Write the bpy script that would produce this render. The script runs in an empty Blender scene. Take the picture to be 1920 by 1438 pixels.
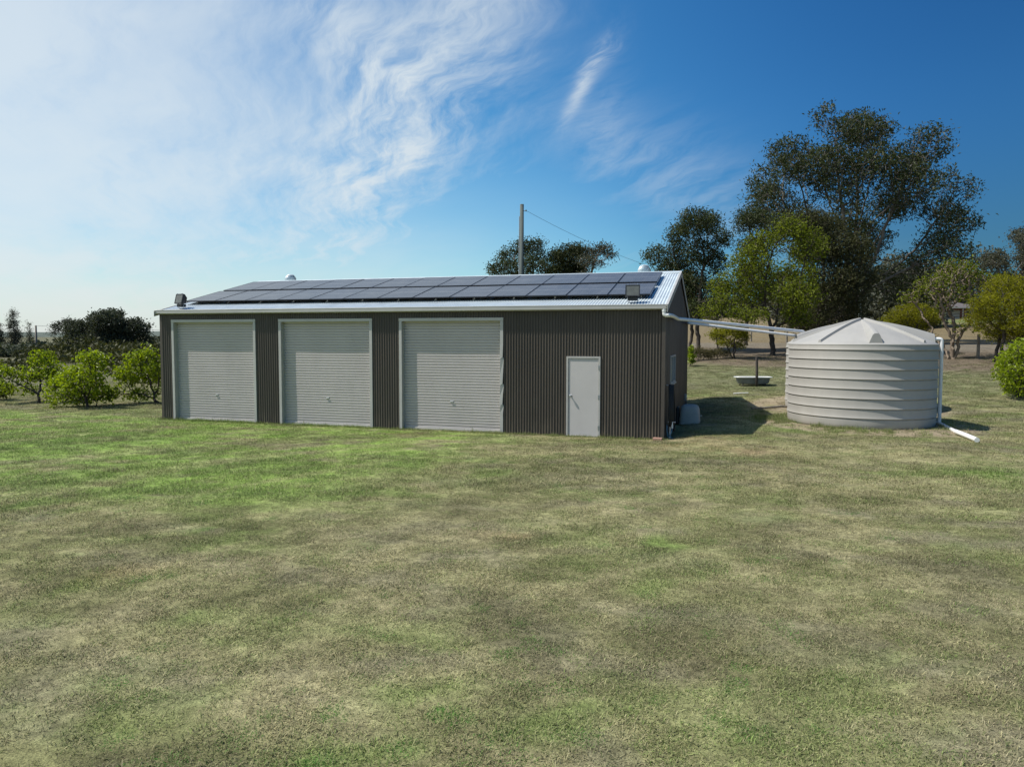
import bpy, bmesh, math, random
import numpy as np
from mathutils import Vector, Matrix, Euler

R = math.radians
PI = math.pi
rng = np.random.default_rng(7)
random.seed(7)
scene = bpy.context.scene
COL = scene.collection

# ------------------------------------------------------------------ camera
cam = bpy.data.cameras.new("camera")
cam.sensor_fit = 'HORIZONTAL'
cam.sensor_width = 36.0
cam.lens = 1362.54 * 36 / 1920
cam.clip_start = 0.1
cam.clip_end = 12000
camo = bpy.data.objects.new("camera", cam)
COL.objects.link(camo)
YAW, PITCH, ROLL = -0.2904, -0.0609, 0.0021
CAM = Vector((1.5719, -18.7704, 2.5502))
fw = Vector((math.sin(YAW) * math.cos(PITCH), math.cos(YAW) * math.cos(PITCH), math.sin(PITCH)))
rt = Vector((math.cos(YAW), -math.sin(YAW), 0))
up = rt.cross(fw)
rt2 = rt * math.cos(ROLL) + up * math.sin(ROLL)
up2 = up * math.cos(ROLL) - rt * math.sin(ROLL)
camo.matrix_world = Matrix(((rt2.x, up2.x, -fw.x, CAM.x), (rt2.y, up2.y, -fw.y, CAM.y),
                            (rt2.z, up2.z, -fw.z, CAM.z), (0, 0, 0, 1)))
scene.camera = camo

# ------------------------------------------------------------------ light
SUN = Vector((-0.64, -0.25, 1.0)).normalized()
SUN_EL = math.asin(SUN.z)
SUN_ROT = math.atan2(SUN.x, SUN.y)
sl = bpy.data.lights.new("sun", 'SUN')
sl.energy = 4.4
sl.angle = R(0.5)
sl.color = (1.0, 0.95, 0.87)
slo = bpy.data.objects.new("sun", sl)
slo.rotation_euler = (-SUN).to_track_quat('-Z', 'Y').to_euler()
slo.location = (-20, -15, 40)
COL.objects.link(slo)

view = scene.view_settings
view.view_transform = 'Standard'
view.look = 'None'
view.exposure = 0.3
view.gamma = 1.0
view.use_curve_mapping = False


class NT:
    """small helper for writing node trees"""
    def __init__(self, tree):
        self.t = tree
        self.L = tree.links

    def n(self, typ, **kw):
        nd = self.t.nodes.new(typ)
        for k, v in kw.items():
            setattr(nd, k, v)
        return nd

    def set(self, sock, v):
        if isinstance(v, bpy.types.NodeSocket):
            self.L.new(v, sock)
        elif v is not None:
            sock.default_value = v

    def math(self, op, a, b=None, c=None, clamp=False):
        nd = self.n('ShaderNodeMath', operation=op, use_clamp=clamp)
        self.set(nd.inputs[0], a)
        if b is not None:
            self.set(nd.inputs[1], b)
        if c is not None:
            self.set(nd.inputs[2], c)
        return nd.outputs[0]

    def vmath(self, op, a, b=None, scale=None):
        nd = self.n('ShaderNodeVectorMath', operation=op)
        self.set(nd.inputs[0], a)
        if b is not None:
            self.set(nd.inputs[1], b)
        if scale is not None:
            self.set(nd.inputs['Scale'], scale)
        return nd.outputs['Value'] if op in ('DOT_PRODUCT', 'LENGTH') else nd.outputs[0]

    def noise(self, vec, scale, detail=3, rough=0.55, dist=0.0, color=False):
        nd = self.n('ShaderNodeTexNoise')
        self.set(nd.inputs['Vector'], vec)
        nd.inputs['Scale'].default_value = scale
        nd.inputs['Detail'].default_value = detail
        nd.inputs['Roughness'].default_value = rough
        nd.inputs['Distortion'].default_value = dist
        return nd.outputs['Color' if color else 'Fac']

    def ramp(self, x, lo, hi, a=0.0, b=1.0, smooth=True):
        nd = self.n('ShaderNodeMapRange', interpolation_type='SMOOTHSTEP' if smooth else 'LINEAR')
        self.set(nd.inputs['Value'], x)
        nd.inputs['From Min'].default_value = lo
        nd.inputs['From Max'].default_value = hi
        nd.inputs['To Min'].default_value = a
        nd.inputs['To Max'].default_value = b
        return nd.outputs[0]

    def mix(self, f, a, b, mode='MIX'):
        nd = self.n('ShaderNodeMix', data_type='RGBA', blend_type=mode)
        self.set(nd.inputs[0], f)
        self.set(nd.inputs[6], a if not isinstance(a, tuple) or len(a) == 4 else (*a, 1))
        self.set(nd.inputs[7], b if not isinstance(b, tuple) or len(b) == 4 else (*b, 1))
        return nd.outputs[2]

    def mapping(self, vec, rot=(0, 0, 0), scale=(1, 1, 1), loc=(0, 0, 0)):
        nd = self.n('ShaderNodeMapping')
        self.set(nd.inputs['Vector'], vec)
        nd.inputs['Rotation'].default_value = rot
        nd.inputs['Scale'].default_value = scale
        nd.inputs['Location'].default_value = loc
        return nd.outputs[0]

    def aniso(self, vec, ang, sx, sy, loc=(0, 0, 0)):
        return self.mapping(self.mapping(vec, rot=(0, 0, R(ang)), loc=loc), scale=(sx, sy, 1))

    def comb(self, x, y, z):
        nd = self.n('ShaderNodeCombineXYZ')
        self.set(nd.inputs[0], x)
        self.set(nd.inputs[1], y)
        self.set(nd.inputs[2], z)
        return nd.outputs[0]

    def sep(self, v):
        nd = self.n('ShaderNodeSeparateXYZ')
        self.set(nd.inputs[0], v)
        return nd.outputs


# ------------------------------------------------------------------ world: sky with cirrus
world = bpy.data.worlds.new("World")
scene.world = world
world.use_nodes = True
wt = world.node_tree
wt.nodes.clear()
W = NT(wt)
SKY_STRENGTH = 0.115
sky = W.n('ShaderNodeTexSky', sky_type='NISHITA')
sky.sun_disc = False
sky.sun_elevation = SUN_EL
sky.sun_rotation = SUN_ROT
sky.air_density = 1.0
sky.dust_density = 0.6
sky.ozone_density = 2.5
tc = W.n('ShaderNodeTexCoord')
d = tc.outputs['Generated']
dx, dy, dz = W.sep(d)
# polarised, deeper blue than the raw sky
hsv = W.n('ShaderNodeHueSaturation')
hsv.inputs['Saturation'].default_value = 1.30
hsv.inputs['Value'].default_value = 1.0
W.L.new(sky.outputs[0], hsv.inputs['Color'])
skycol = hsv.outputs[0]
# direction angles: how far a view direction turns towards the sun's side (left of the shed front)
left = W.vmath('DOT_PRODUCT', d, (-0.9582, -0.2863, 0.0))
darken = W.ramp(left, -0.62, 0.16, 0.50, 0.98)
darken = W.math('MULTIPLY', darken, W.math('SUBTRACT', 1.0, W.math('MULTIPLY', W.ramp(dz, 0.30, 0.0, 0.0, 0.46), W.ramp(left, -0.08, -0.48, 0.0, 1.0))))
tintred = W.ramp(left, -0.5, 0.2, 0.48, 0.70)
skycol = W.vmath('SCALE', W.vmath('MULTIPLY', skycol, W.comb(tintred, W.ramp(left, -0.5, 0.10, 0.92, 1.02), W.ramp(left, -0.5, 0.15, 1.17, 1.02))), scale=darken)
# cirrus sheet: the direction projected on a flat layer
hz = W.math('ADD', W.math('MAXIMUM', dz, 0.0), 0.16)
px = W.math('DIVIDE', dx, hz)
py = W.math('DIVIDE', dy, hz)
sheet = W.comb(px, py, 0.0)
warp = W.noise(sheet, 1.3, 4, 0.55, color=True)
warpv = W.vmath('SCALE', W.vmath('SUBTRACT', warp, (0.5, 0.5, 0.5)), scale=0.42)
sh2 = W.vmath('ADD', sheet, warpv)
st1 = W.noise(W.aniso(sh2, 37, 0.55, 1.9), 2.3, 10, 0.62, 0.1)
st2 = W.noise(W.aniso(sh2, 58, 0.7, 3.4, (3.1, 1.7, 0)), 3.4, 10, 0.66, 0.2)
soft = W.noise(W.aniso(sh2, 37, 0.8, 1.3, (0.4, 2.2, 0)), 0.95, 6, 0.55)
big = W.noise(W.mapping(sheet, loc=(1.3, 0.4, 0)), 0.55, 2, 0.5)
cover = W.math('ADD', W.ramp(left, -0.26, 0.55, -0.30, 0.40, False), W.math('MULTIPLY', W.math('SUBTRACT', big, 0.5), 0.55))
wis = W.math('ADD', W.math('MULTIPLY', st1, 0.6), W.math('MULTIPLY', st2, 0.4))
c1 = W.ramp(W.math('ADD', wis, cover), 0.40, 0.88, 0.0, 1.0)
c2 = W.ramp(W.math('ADD', soft, cover), 0.40, 0.98, 0.0, 0.85)
cl = W.math('ADD', W.math('MULTIPLY', c1, 0.42), W.math('MULTIPLY', c2, 0.55), clamp=True)


def patch(az_deg, el_deg, along_deg, la, lb, gain):
    """a bright tuft of cirrus round one compass direction, broken up by the wisps"""
    c = Vector((math.sin(R(az_deg)) * math.cos(R(el_deg)), math.cos(R(az_deg)) * math.cos(R(el_deg)), math.sin(R(el_deg))))
    e = Vector((math.cos(R(az_deg)), -math.sin(R(az_deg)), 0))
    n_ = c.cross(e) * -1 if c.cross(e).z < 0 else c.cross(e)
    a = e * math.cos(R(along_deg)) + n_ * math.sin(R(along_deg))
    b = n_ * math.cos(R(along_deg)) - e * math.sin(R(along_deg))
    dd = W.vmath('ADD', d, W.vmath('SCALE', warpv, scale=0.12))
    rel = W.vmath('SUBTRACT', dd, tuple(c))
    u = W.math('DIVIDE', W.vmath('DOT_PRODUCT', rel, tuple(a)), la)
    v = W.math('DIVIDE', W.vmath('DOT_PRODUCT', rel, tuple(b)), lb)
    q = W.math('ADD', W.math('MULTIPLY', u, u), W.math('MULTIPLY', v, v))
    g = W.math('MULTIPLY', W.math('EXPONENT', W.math('MULTIPLY', q, -1.3)), gain)
    return W.math('MULTIPLY', g, W.ramp(wis, 0.36, 0.62, 0.0, 1.0))


for args in [(-22.8, 20.5, 50, 0.26, 0.07, 0.62), (-24.0, 13.5, 46, 0.20, 0.05, 0.45), (-10.2, 20.9, 50, 0.036, 0.015, 0.95), (-11.4, 18.6, 68, 0.045, 0.011, .8),
             (-9.6, 15.5, 80, 0.08, 0.03, 0.22), (-4.0, 11.8, -28, 0.24, 0.06, 0.30), (-31.0, 24.0, 125, 0.2, 0.05, 0.4),
             (-16.0, 5.5, 2, 0.18, 0.035, 0.30)]:
    cl = W.math('ADD', cl, patch(*args), clamp=True)
# a thin milky veil low in the sky
veil = W.math('MULTIPLY', W.ramp(dz, 0.30, 0.0, 0.0, 0.88), W.ramp(left, -0.28, 0.30, 0.0, 1.0))
veil = W.math('MULTIPLY', veil, W.ramp(soft, 0.3, 0.7, 0.6, 1.0))
cl = W.math('MAXIMUM', cl, veil)
lowdim = W.math('SUBTRACT', 1.0, W.math('MULTIPLY', W.ramp(dz, 0.16, 0.0, 0.0, 0.05), W.ramp(left, 0.0, 0.4)))
cloudcol = W.mix(W.ramp(left, -0.4, 0.6), (4.4, 5.0, 5.5), (5.3, 5.85, 6.15))
cloudcol = W.mix(W.math('MULTIPLY', W.ramp(dz, 0.2, 0.0), W.ramp(left, 0.1, 0.5)), cloudcol, (5.85, 5.95, 5.98))
colr = W.vmath('SCALE', W.mix(W.math('MULTIPLY', cl, 0.93), skycol, cloudcol), scale=lowdim)
bg = W.n('ShaderNodeBackground')
bg.inputs['Strength'].default_value = SKY_STRENGTH
W.L.new(colr, bg.inputs['Color'])
wo = W.n('ShaderNodeOutputWorld')
W.L.new(bg.outputs[0], wo.inputs['Surface'])

scene.cycles.max_bounces = 8
scene.cycles.diffuse_bounces = 3
scene.cycles.glossy_bounces = 3
scene.cycles.transmission_bounces = 4
scene.cycles.transparent_max_bounces = 8
scene.cycles.caustics_reflective = False
scene.cycles.caustics_refractive = False
scene.cycles.sample_clamp_indirect = 8.0


# ------------------------------------------------------------------ materials
def mat(name, col, rough=0.6, metal=0.0, var=0.12, vscale=3.0, bump=0.0, bscale=60.0, dirt=0.0, dirtcol=(0.16, 0.13, 0.09),
        spec=0.5, stretch=(1, 1, 1)):
    m = bpy.data.materials.new(name)
    m.use_nodes = True
    N = NT(m.node_tree)
    b = m.node_tree.nodes['Principled BSDF']
    t = N.n('ShaderNodeTexCoord').outputs['Object']
    t = N.mapping(t, scale=stretch)
    f = N.noise(t, vscale, 5, 0.6)
    lo = tuple(c * (1 - var) for c in col)
    hi = tuple(min(1, c * (1 + var)) for c in col)
    c = N.mix(N.ramp(f, 0.3, 0.7), lo, hi)
    if dirt > 0:
        g = N.noise(t, vscale * 2.3, 6, 0.7)
        c = N.mix(N.math('MULTIPLY', N.ramp(g, 0.5, 0.75), dirt), c, dirtcol)
    N.L.new(c, b.inputs['Base Color'])
    r = N.ramp(N.noise(t, vscale * 4, 3), 0.3, 0.7, max(0.02, rough - 0.07), min(1, rough + 0.07))
    N.L.new(r, b.inputs['Roughness'])
    b.inputs['Metallic'].default_value = metal
    b.inputs['Specular IOR Level'].default_value = spec
    if bump > 0:
        bn = N.n('ShaderNodeBump')
        bn.inputs['Strength'].default_value = bump
        bn.inputs['Distance'].default_value = 0.01
        N.L.new(N.noise(t, bscale, 4), bn.inputs['Height'])
        N.L.new(bn.outputs[0], b.inputs['Normal'])
    return m


M = {}
M['cladding'] = mat('cladding', (0.062, 0.051, 0.041), 0.55, var=0.10, vscale=1.2, dirt=0.25, dirtcol=(0.10, 0.09, 0.075), stretch=(1, 1, 0.25))
def cladding_mat():
    m = M['cladding']
    N = NT(m.node_tree)
    b = m.node_tree.nodes['Principled BSDF']
    src = b.inputs['Base Color'].links[0].from_socket
    x, y, z = N.sep(N.n('ShaderNodeTexCoord').outputs['Object'])
    u = N.math('DIVIDE', x, 0.765)
    sh = N.noise(N.comb(N.math('FLOOR', u), 0.37, 0.11), 5.3, 1)
    k = N.ramp(sh, 0.3, 0.7, 0.88, 1.12)
    lap = N.math('LESS_THAN', N.math('FRACT', u), 0.014)
    k = N.math('MULTIPLY', k, N.math('SUBTRACT', 1.0, N.math('MULTIPLY', lap, 0.45)))
    # rain-splashed dust towards the ground, streaked
    st = N.noise(N.comb(N.math('MULTIPLY', x, 9.0), 0.0, N.math('MULTIPLY', z, 1.2)), 1.0, 4, 0.6)
    low = N.math('MULTIPLY', N.ramp(z, 0.55, 0.0, 0.0, 0.5), N.ramp(st, 0.35, 0.7))
    c = N.mix(low, N.vmath('SCALE', src, scale=k), (0.17, 0.14, 0.10))
    N.L.new(c, b.inputs['Base Color'])


cladding_mat()
M['cladding_trim'] = mat('cladding_trim', (0.068, 0.057, 0.047), 0.5, var=0.06)
M['door_paint'] = mat('door_paint', (0.475, 0.445, 0.430), 0.5, var=0.04, vscale=1.5, dirt=0.08, dirtcol=(0.25, 0.23, 0.2), stretch=(1, 1, 0.4))
M['trim_paint'] = mat('trim_paint', (0.42, 0.415, 0.395), 0.45, var=0.05, vscale=2)
M['leaf_door_paint'] = mat('leaf_door_paint', (0.50, 0.478, 0.468), 0.5, var=0.03, vscale=1.5, dirt=0.06)
M['zinc'] = mat('zinc', (0.58, 0.655, 0.69), 0.45, metal=0.25, var=0.06, vscale=0.8, dirt=0.08, dirtcol=(0.42, 0.43, 0.44))
M['steel'] = mat('steel', (0.62, 0.63, 0.64), 0.3, metal=0.9, var=0.08)
M['alloy'] = mat('alloy', (0.50, 0.51, 0.52), 0.4, metal=0.7, var=0.06)
M['black_metal'] = mat('black_metal', (0.016, 0.016, 0.017), 0.45, var=0.2)
M['concrete'] = mat('concrete', (0.42, 0.40, 0.36), 0.9, var=0.15, vscale=6, dirt=0.5, bump=0.3)
M['poly'] = mat('poly', (0.360, 0.347, 0.320), 0.62, var=0.05, vscale=1.3, dirt=0.16, dirtcol=(0.33, 0.31, 0.27), stretch=(1, 1, 0.3))
M['poly_roof'] = mat('poly_roof', (0.335, 0.328, 0.310), 0.65, var=0.05, vscale=1.5, dirt=0.12, dirtcol=(0.36, 0.34, 0.30))
M['pvc'] = mat('pvc', (0.76, 0.77, 0.77), 0.35, var=0.05, vscale=2, dirt=0.15, dirtcol=(0.5, 0.48, 0.42))
M['pvc_white'] = mat('pvc_white', (0.80, 0.80, 0.78), 0.4, var=0.04, vscale=4, dirt=0.15)
M['cover'] = mat('cover', (0.36, 0.36, 0.33), 0.6, var=0.06, vscale=5, dirt=0.15)
M['hose_black'] = mat('hose_black', (0.012, 0.012, 0.012), 0.6, var=0.25, vscale=9)
M['hose_blue'] = mat('hose_blue', (0.10, 0.24, 0.36), 0.45, var=0.1)
M['brick'] = mat('brick', (0.38, 0.22, 0.17), 0.9, var=0.2, vscale=20, dirt=0.4, dirtcol=(0.45, 0.4, 0.35), bump=0.4)
M['timber'] = mat('timber', (0.050, 0.042, 0.036), 0.9, var=0.35, vscale=4, stretch=(6, 6, 0.6), bump=0.5)
M['timber_grey'] = mat('timber_grey', (0.20, 0.18, 0.155), 0.9, var=0.3, vscale=4, stretch=(6, 6, 0.6), bump=0.5)
M['pole_timber'] = mat('pole_timber', (0.085, 0.105, 0.100), 0.85, var=0.2, vscale=3, stretch=(5, 5, 0.3), bump=0.4)
M['pole_green'] = mat('pole_green', (0.22, 0.28, 0.24), 0.85, var=0.15, vscale=3, stretch=(5, 5, 0.3))
M['enamel'] = mat('enamel', (0.74, 0.74, 0.71), 0.35, var=0.05, dirt=0.3, dirtcol=(0.45, 0.40, 0.32))
M['rusty'] = mat('rusty', (0.09, 0.075, 0.065), 0.85, var=0.3, vscale=7)
M['wire'] = mat('wire', (0.02, 0.02, 0.022), 0.7)
M['wire_pale'] = mat('wire_pale', (0.33, 0.33, 0.33), 0.45, metal=0.5)
M['brick_wall'] = mat('brick_wall', (0.17, 0.055, 0.042), 0.9, var=0.25, vscale=3)
M['house_cream'] = mat('house_cream', (0.45, 0.43, 0.38), 0.8, var=0.08)
M['house_roof'] = mat('house_roof', (0.12, 0.105, 0.10), 0.7, var=0.15, vscale=2)
M['dark_glass'] = mat('dark_glass', (0.02, 0.025, 0.03), 0.08, var=0.05)
M['window_glass'] = mat('window_glass', (0.10, 0.13, 0.15), 0.06, var=0.05)
M['lens'] = mat('lens', (0.11, 0.115, 0.105), 0.12, var=0.15, vscale=8)
M['bark_dark'] = mat('bark_dark', (0.055, 0.045, 0.038), 0.95, var=0.4, vscale=5, stretch=(4, 4, 0.8), bump=0.8, bscale=20)
M['bark_gum'] = mat('bark_gum', (0.115, 0.105, 0.092), 0.9, var=0.45, vscale=1.2, stretch=(3, 3, 0.7), bump=0.5, bscale=20)
M['bark_pale'] = mat('bark_pale', (0.20, 0.155, 0.115), 0.85, var=0.35, vscale=3, bump=0.4, bscale=20)
M['soil'] = mat('soil', (0.27, 0.215, 0.155), 0.95, var=0.25, vscale=5, bump=0.6, bscale=30)


def solar_glass():
    m = bpy.data.materials.new('solar_glass')
    m.use_nodes = True
    N = NT(m.node_tree)
    b = m.node_tree.nodes['Principled BSDF']
    x, y, z = N.sep(N.n('ShaderNodeTexCoord').outputs['Object'])

    def line(v, pitch, width, off=0.0):
        f = N.math('FRACT', N.math('ADD', N.math('DIVIDE', v, pitch), off))
        e = N.math('ABSOLUTE', N.math('SUBTRACT', f, 0.5))
        return N.math('GREATER_THAN', e, 0.5 - width / pitch / 2)
    gx = line(x, 0.181, 0.006)
    gy = line(y, 0.0865, 0.004)
    mid = N.math('LESS_THAN', N.math('ABSOLUTE', N.math('SUBTRACT', y, 0.865)), 0.011)
    g = N.math('MAXIMUM', gx, N.math('MULTIPLY', gy, 0.55))
    cell = N.mix(N.noise(N.comb(N.math('FLOOR', N.math('DIVIDE', x, 0.181)), N.math('FLOOR', N.math('DIVIDE', y, 0.0865)), 0.0), 3.7, 1),
                 (0.022, 0.023, 0.026), (0.033, 0.034, 0.037))
    c = N.mix(g, cell, (0.085, 0.09, 0.10))
    c = N.mix(mid, c, (0.27, 0.28, 0.28))
    # thin dust film
    dust = N.ramp(N.noise(N.n('ShaderNodeNewGeometry').outputs['Position'], 2.5, 5, 0.6), 0.35, 0.8, 0.24, 0.38)
    c = N.mix(dust, c, (0.27, 0.26, 0.245))
    N.L.new(c, b.inputs['Base Color'])
    b.inputs['Roughness'].default_value = 0.26
    b.inputs['Specular IOR Level'].default_value = 0.27
    return m


M['solar_glass'] = solar_glass()
M['panel_frame'] = mat('panel_frame', (0.03, 0.03, 0.033), 0.4, metal=0.4, var=0.1)


def leaf_mat(name, dark, light, trans=0.3, rough=0.6, spec=0.18):
    """leaf colour runs from dark to light with the random value each leaf carries"""
    m = bpy.data.materials.new(name)
    m.use_nodes = True
    nt = m.node_tree
    N = NT(nt)
    nt.nodes.clear()
    a = N.n('ShaderNodeAttribute', attribute_name='tint')
    ax, ay, az = N.sep(a.outputs['Vector'])
    c = N.mix(ax, dark, light)
    c = N.mix(N.math('MULTIPLY', N.ramp(ay, 0.93, 1.0), 0.35), c, (0.17, 0.14, 0.05))
    p = N.n('ShaderNodeBsdfPrincipled')
    N.L.new(c, p.inputs['Base Color'])
    p.inputs['Roughness'].default_value = rough
    p.inputs['Specular IOR Level'].default_value = spec
    tr = N.n('ShaderNodeBsdfTranslucent')
    N.L.new(N.mix(1.0, c, (1.25, 1.3, 0.6), 'MULTIPLY'), tr.inputs['Color'])
    mx = N.n('ShaderNodeMixShader')
    mx.inputs[0].default_value = trans
    N.L.new(p.outputs[0], mx.inputs[1])
    N.L.new(tr.outputs[0], mx.inputs[2])
    o = N.n('ShaderNodeOutputMaterial')
    N.L.new(mx.outputs[0], o.inputs['Surface'])
    return m


M['leaf_gum'] = leaf_mat('leaf_gum', (0.028, 0.040, 0.015), (0.072, 0.090, 0.034), 0.22, 0.5)
M['leaf_dark'] = leaf_mat('leaf_dark', (0.022, 0.032, 0.012), (0.065, 0.078, 0.030), 0.2)
M['leaf_olive'] = leaf_mat('leaf_olive', (0.035, 0.040, 0.016), (0.085, 0.088, 0.036), 0.2)
M['leaf_green'] = leaf_mat('leaf_green', (0.070, 0.092, 0.008), (0.200, 0.235, 0.020), 0.36)
M['leaf_lime'] = leaf_mat('leaf_lime', (0.130, 0.175, 0.006), (0.340, 0.420, 0.016), 0.42, 0.42, 0.45)
M['leaf_gold'] = leaf_mat('leaf_gold', (0.120, 0.130, 0.006), (0.300, 0.290, 0.012), 0.36)
M['leaf_far'] = leaf_mat('leaf_far', (0.036, 0.046, 0.032), (0.090, 0.102, 0.068), 0.2)  # distance haze is mixed into this leaf colour, paler and bluer
M['leaf_grey'] = leaf_mat('leaf_grey', (0.050, 0.055, 0.040), (0.11, 0.115, 0.082), 0.2)
M['leaf_brown'] = leaf_mat('leaf_brown', (0.055, 0.050, 0.020), (0.14, 0.125, 0.05), 0.2)


# ------------------------------------------------------------------ mesh helpers
def mesh_obj(name, verts, faces, material, parent=None, smooth=False, loc=None):
    me = bpy.data.meshes.new(name)
    me.from_pydata([tuple(v) for v in verts], [], [tuple(f) for f in faces])
    me.update()
    if smooth:
        me.polygons.foreach_set('use_smooth', [True] * len(me.polygons))
    if material is not None:
        me.materials.append(material)
    o = bpy.data.objects.new(name, me)
    COL.objects.link(o)
    if parent is not None:
        o.parent = parent
    if loc is not None:
        o.location = loc
    return o


def np_mesh(name, V, F, material, parent=None, smooth=False, tint=None, loc=None):
    """V (n,3), F (m,k) numpy arrays, all faces with k corners"""
    me = bpy.data.meshes.new(name)
    V = np.asarray(V, np.float32)
    F = np.asarray(F, np.int32)
    k = F.shape[1]
    me.vertices.add(len(V))
    me.vertices.foreach_set('co', V.ravel())
    me.loops.add(F.size)
    me.loops.foreach_set('vertex_index', F.ravel())
    me.polygons.add(len(F))
    me.polygons.foreach_set('loop_start', np.arange(0, F.size, k, dtype=np.int32))
    me.polygons.foreach_set('loop_total', np.full(len(F), k, np.int32))
    me.polygons.foreach_set('use_smooth', np.full(len(F), bool(smooth)))
    if tint is not None:
        at = me.attributes.new('tint', 'FLOAT_VECTOR', 'POINT')
        at.data.foreach_set('vector', np.asarray(tint, np.float32).ravel())
    me.update(calc_edges=True)
    me.validate()
    if material is not None:
        me.materials.append(material)
    o = bpy.data.objects.new(name, me)
    COL.objects.link(o)
    if parent is not None:
        o.parent = parent
    if loc is not None:
        o.location = loc
    return o


class MB:
    """collects shapes into one mesh"""
    def __init__(self):
        self.v, self.f = [], []

    def add(self, verts, faces):
        k = len(self.v)
        self.v += [tuple(p) for p in verts]
        self.f += [tuple(i + k for i in f) for f in faces]
        return self

    def box(self, x0, x1, y0, y1, z0, z1, m=None):
        P = [Vector(p) for p in ((x0, y0, z0), (x1, y0, z0), (x1, y1, z0), (x0, y1, z0), (x0, y0, z1), (x1, y0, z1), (x1, y1, z1), (x0, y1, z1))]
        if m is not None:
            P = [m @ p for p in P]
        return self.add(P, [(0, 3, 2, 1), (4, 5, 6, 7), (0, 1, 5, 4), (1, 2, 6, 5), (2, 3, 7, 6), (3, 0, 4, 7)])

    def bbox(self, x0, x1, y0, y1, z0, z1, bev, m=None):
        """box with bevelled edges"""
        bm = bmesh.new()
        bmesh.ops.create_cube(bm, size=1.0)
        for v in bm.verts:
            v.co = Vector(((x0 + x1) / 2 + v.co.x * (x1 - x0), (y0 + y1) / 2 + v.co.y * (y1 - y0), (z0 + z1) / 2 + v.co.z * (z1 - z0)))
        bmesh.ops.bevel(bm, geom=bm.edges[:], offset=bev, segments=2, affect='EDGES', profile=0.5)
        bm.verts.index_update()
        P = [m @ v.co if m is not None else v.co.copy() for v in bm.verts]
        F = [[v.index for v in f.verts] for f in bm.faces]
        bm.free()
        return self.add(P, F)

    def tube(self, pts, r, n=10, caps=True):
        pts = [Vector(p) for p in pts]
        rs = r if isinstance(r, (list, tuple)) else [r] * len(pts)
        rings, prev = [], None
        for i, p in enumerate(pts):
            if i == 0:
                t = pts[1] - pts[0]
            elif i == len(pts) - 1:
                t = pts[-1] - pts[-2]
            else:
                t = (pts[i + 1] - p).normalized() + (p - pts[i - 1]).normalized()
            t.normalize()
            if prev is None:
                a = t.orthogonal().normalized()
            else:
                a = (prev - t * prev.dot(t)).normalized()
            prev = a
            b = t.cross(a)
            k = 1.0
            if 0 < i < len(pts) - 1:
                c = (pts[i + 1] - p).normalized().dot((p - pts[i - 1]).normalized())
                k = 1 / max(0.6, math.sqrt(max(0.01, (1 + c) / 2)))
            rings.append([p + (a * math.cos(2 * PI * j / n) + b * math.sin(2 * PI * j / n)) * rs[i] * k for j in range(n)])
        V = [q for ring in rings for q in ring]
        F = []
        for i in range(len(rings) - 1):
            for j in range(n):
                F.append((i * n + j, i * n + (j + 1) % n, (i + 1) * n + (j + 1) % n, (i + 1) * n + j))
        if caps:
            F.append(tuple(range(n - 1, -1, -1)))
            F.append(tuple((len(rings) - 1) * n + j for j in range(n)))
        return self.add(V, F)

    def lathe(self, prof, n=48, c=(0, 0, 0), cap_top=False, cap_bot=False):
        V, F = [], []
        for (r, z) in prof:
            for j in range(n):
                a = 2 * PI * j / n
                V.append((c[0] + r * math.cos(a), c[1] + r * math.sin(a), c[2] + z))
        for i in range(len(prof) - 1):
            for j in range(n):
                F.append((i * n + j, i * n + (j + 1) % n, (i + 1) * n + (j + 1) % n, (i + 1) * n + j))
        if cap_bot:
            F.append(tuple(range(n - 1, -1, -1)))
        if cap_top:
            F.append(tuple((len(prof) - 1) * n + j for j in range(n)))
        return self.add(V, F)

    def build(self, name, material, parent=None, smooth=False, loc=None):
        return mesh_obj(name, self.v, self.f, material, parent, smooth, loc)


def shade_auto(o, deg=35):
    me = o.data
    me.polygons.foreach_set('use_smooth', [True] * len(me.polygons))
    try:
        me.set_sharp_from_angle(angle=R(deg))
    except Exception:
        pass
    return o


def thing(name, label, cat, loc=(0, 0, 0), group=None, rot=(0, 0, 0)):
    o = bpy.data.objects.new(name, None)
    o.empty_display_size = 0.3
    COL.objects.link(o)
    o.location = loc
    o.rotation_euler = rot
    return tag(o, label, cat, group)


def tag(o, label, cat, group=None):
    o['label'] = label
    o['category'] = cat
    if group:
        o['group'] = group
    return o


def kind(o, k):
    o['kind'] = k
    return o


def copy_tree(src, parent=None):
    c = src.copy()
    COL.objects.link(c)
    c.parent = parent
    for ch in list(src.children):
        copy_tree(ch, c)
    return c


def bend(points, r, seg=5):
    """rounds the corners of a pipe's path"""
    P = [Vector(p) for p in points]
    out = [P[0]]
    for i in range(1, len(P) - 1):
        a, b, c = P[i - 1], P[i], P[i + 1]
        d0, d1 = (a - b), (c - b)
        rr = min(r, d0.length * 0.45, d1.length * 0.45)
        p0, p1 = b + d0.normalized() * rr, b + d1.normalized() * rr
        for k in range(seg + 1):
            t = k / seg
            out.append(p0 * (1 - t) ** 2 + b * 2 * t * (1 - t) + p1 * t * t)
    out.append(P[-1])
    return out


# ------------------------------------------------------------------ terrain
def _hash(ix, iy, seed):
    h = (ix.astype(np.int64) * 374761393 + iy.astype(np.int64) * 668265263 + seed * 974711) & 0xFFFFFFFF
    h = ((h ^ (h >> 13)) * 1274126177) & 0xFFFFFFFF
    h = (h ^ (h >> 16)) & 0xFFFFFFFF
    return h.astype(np.float64) / 0xFFFFFFFF


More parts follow.
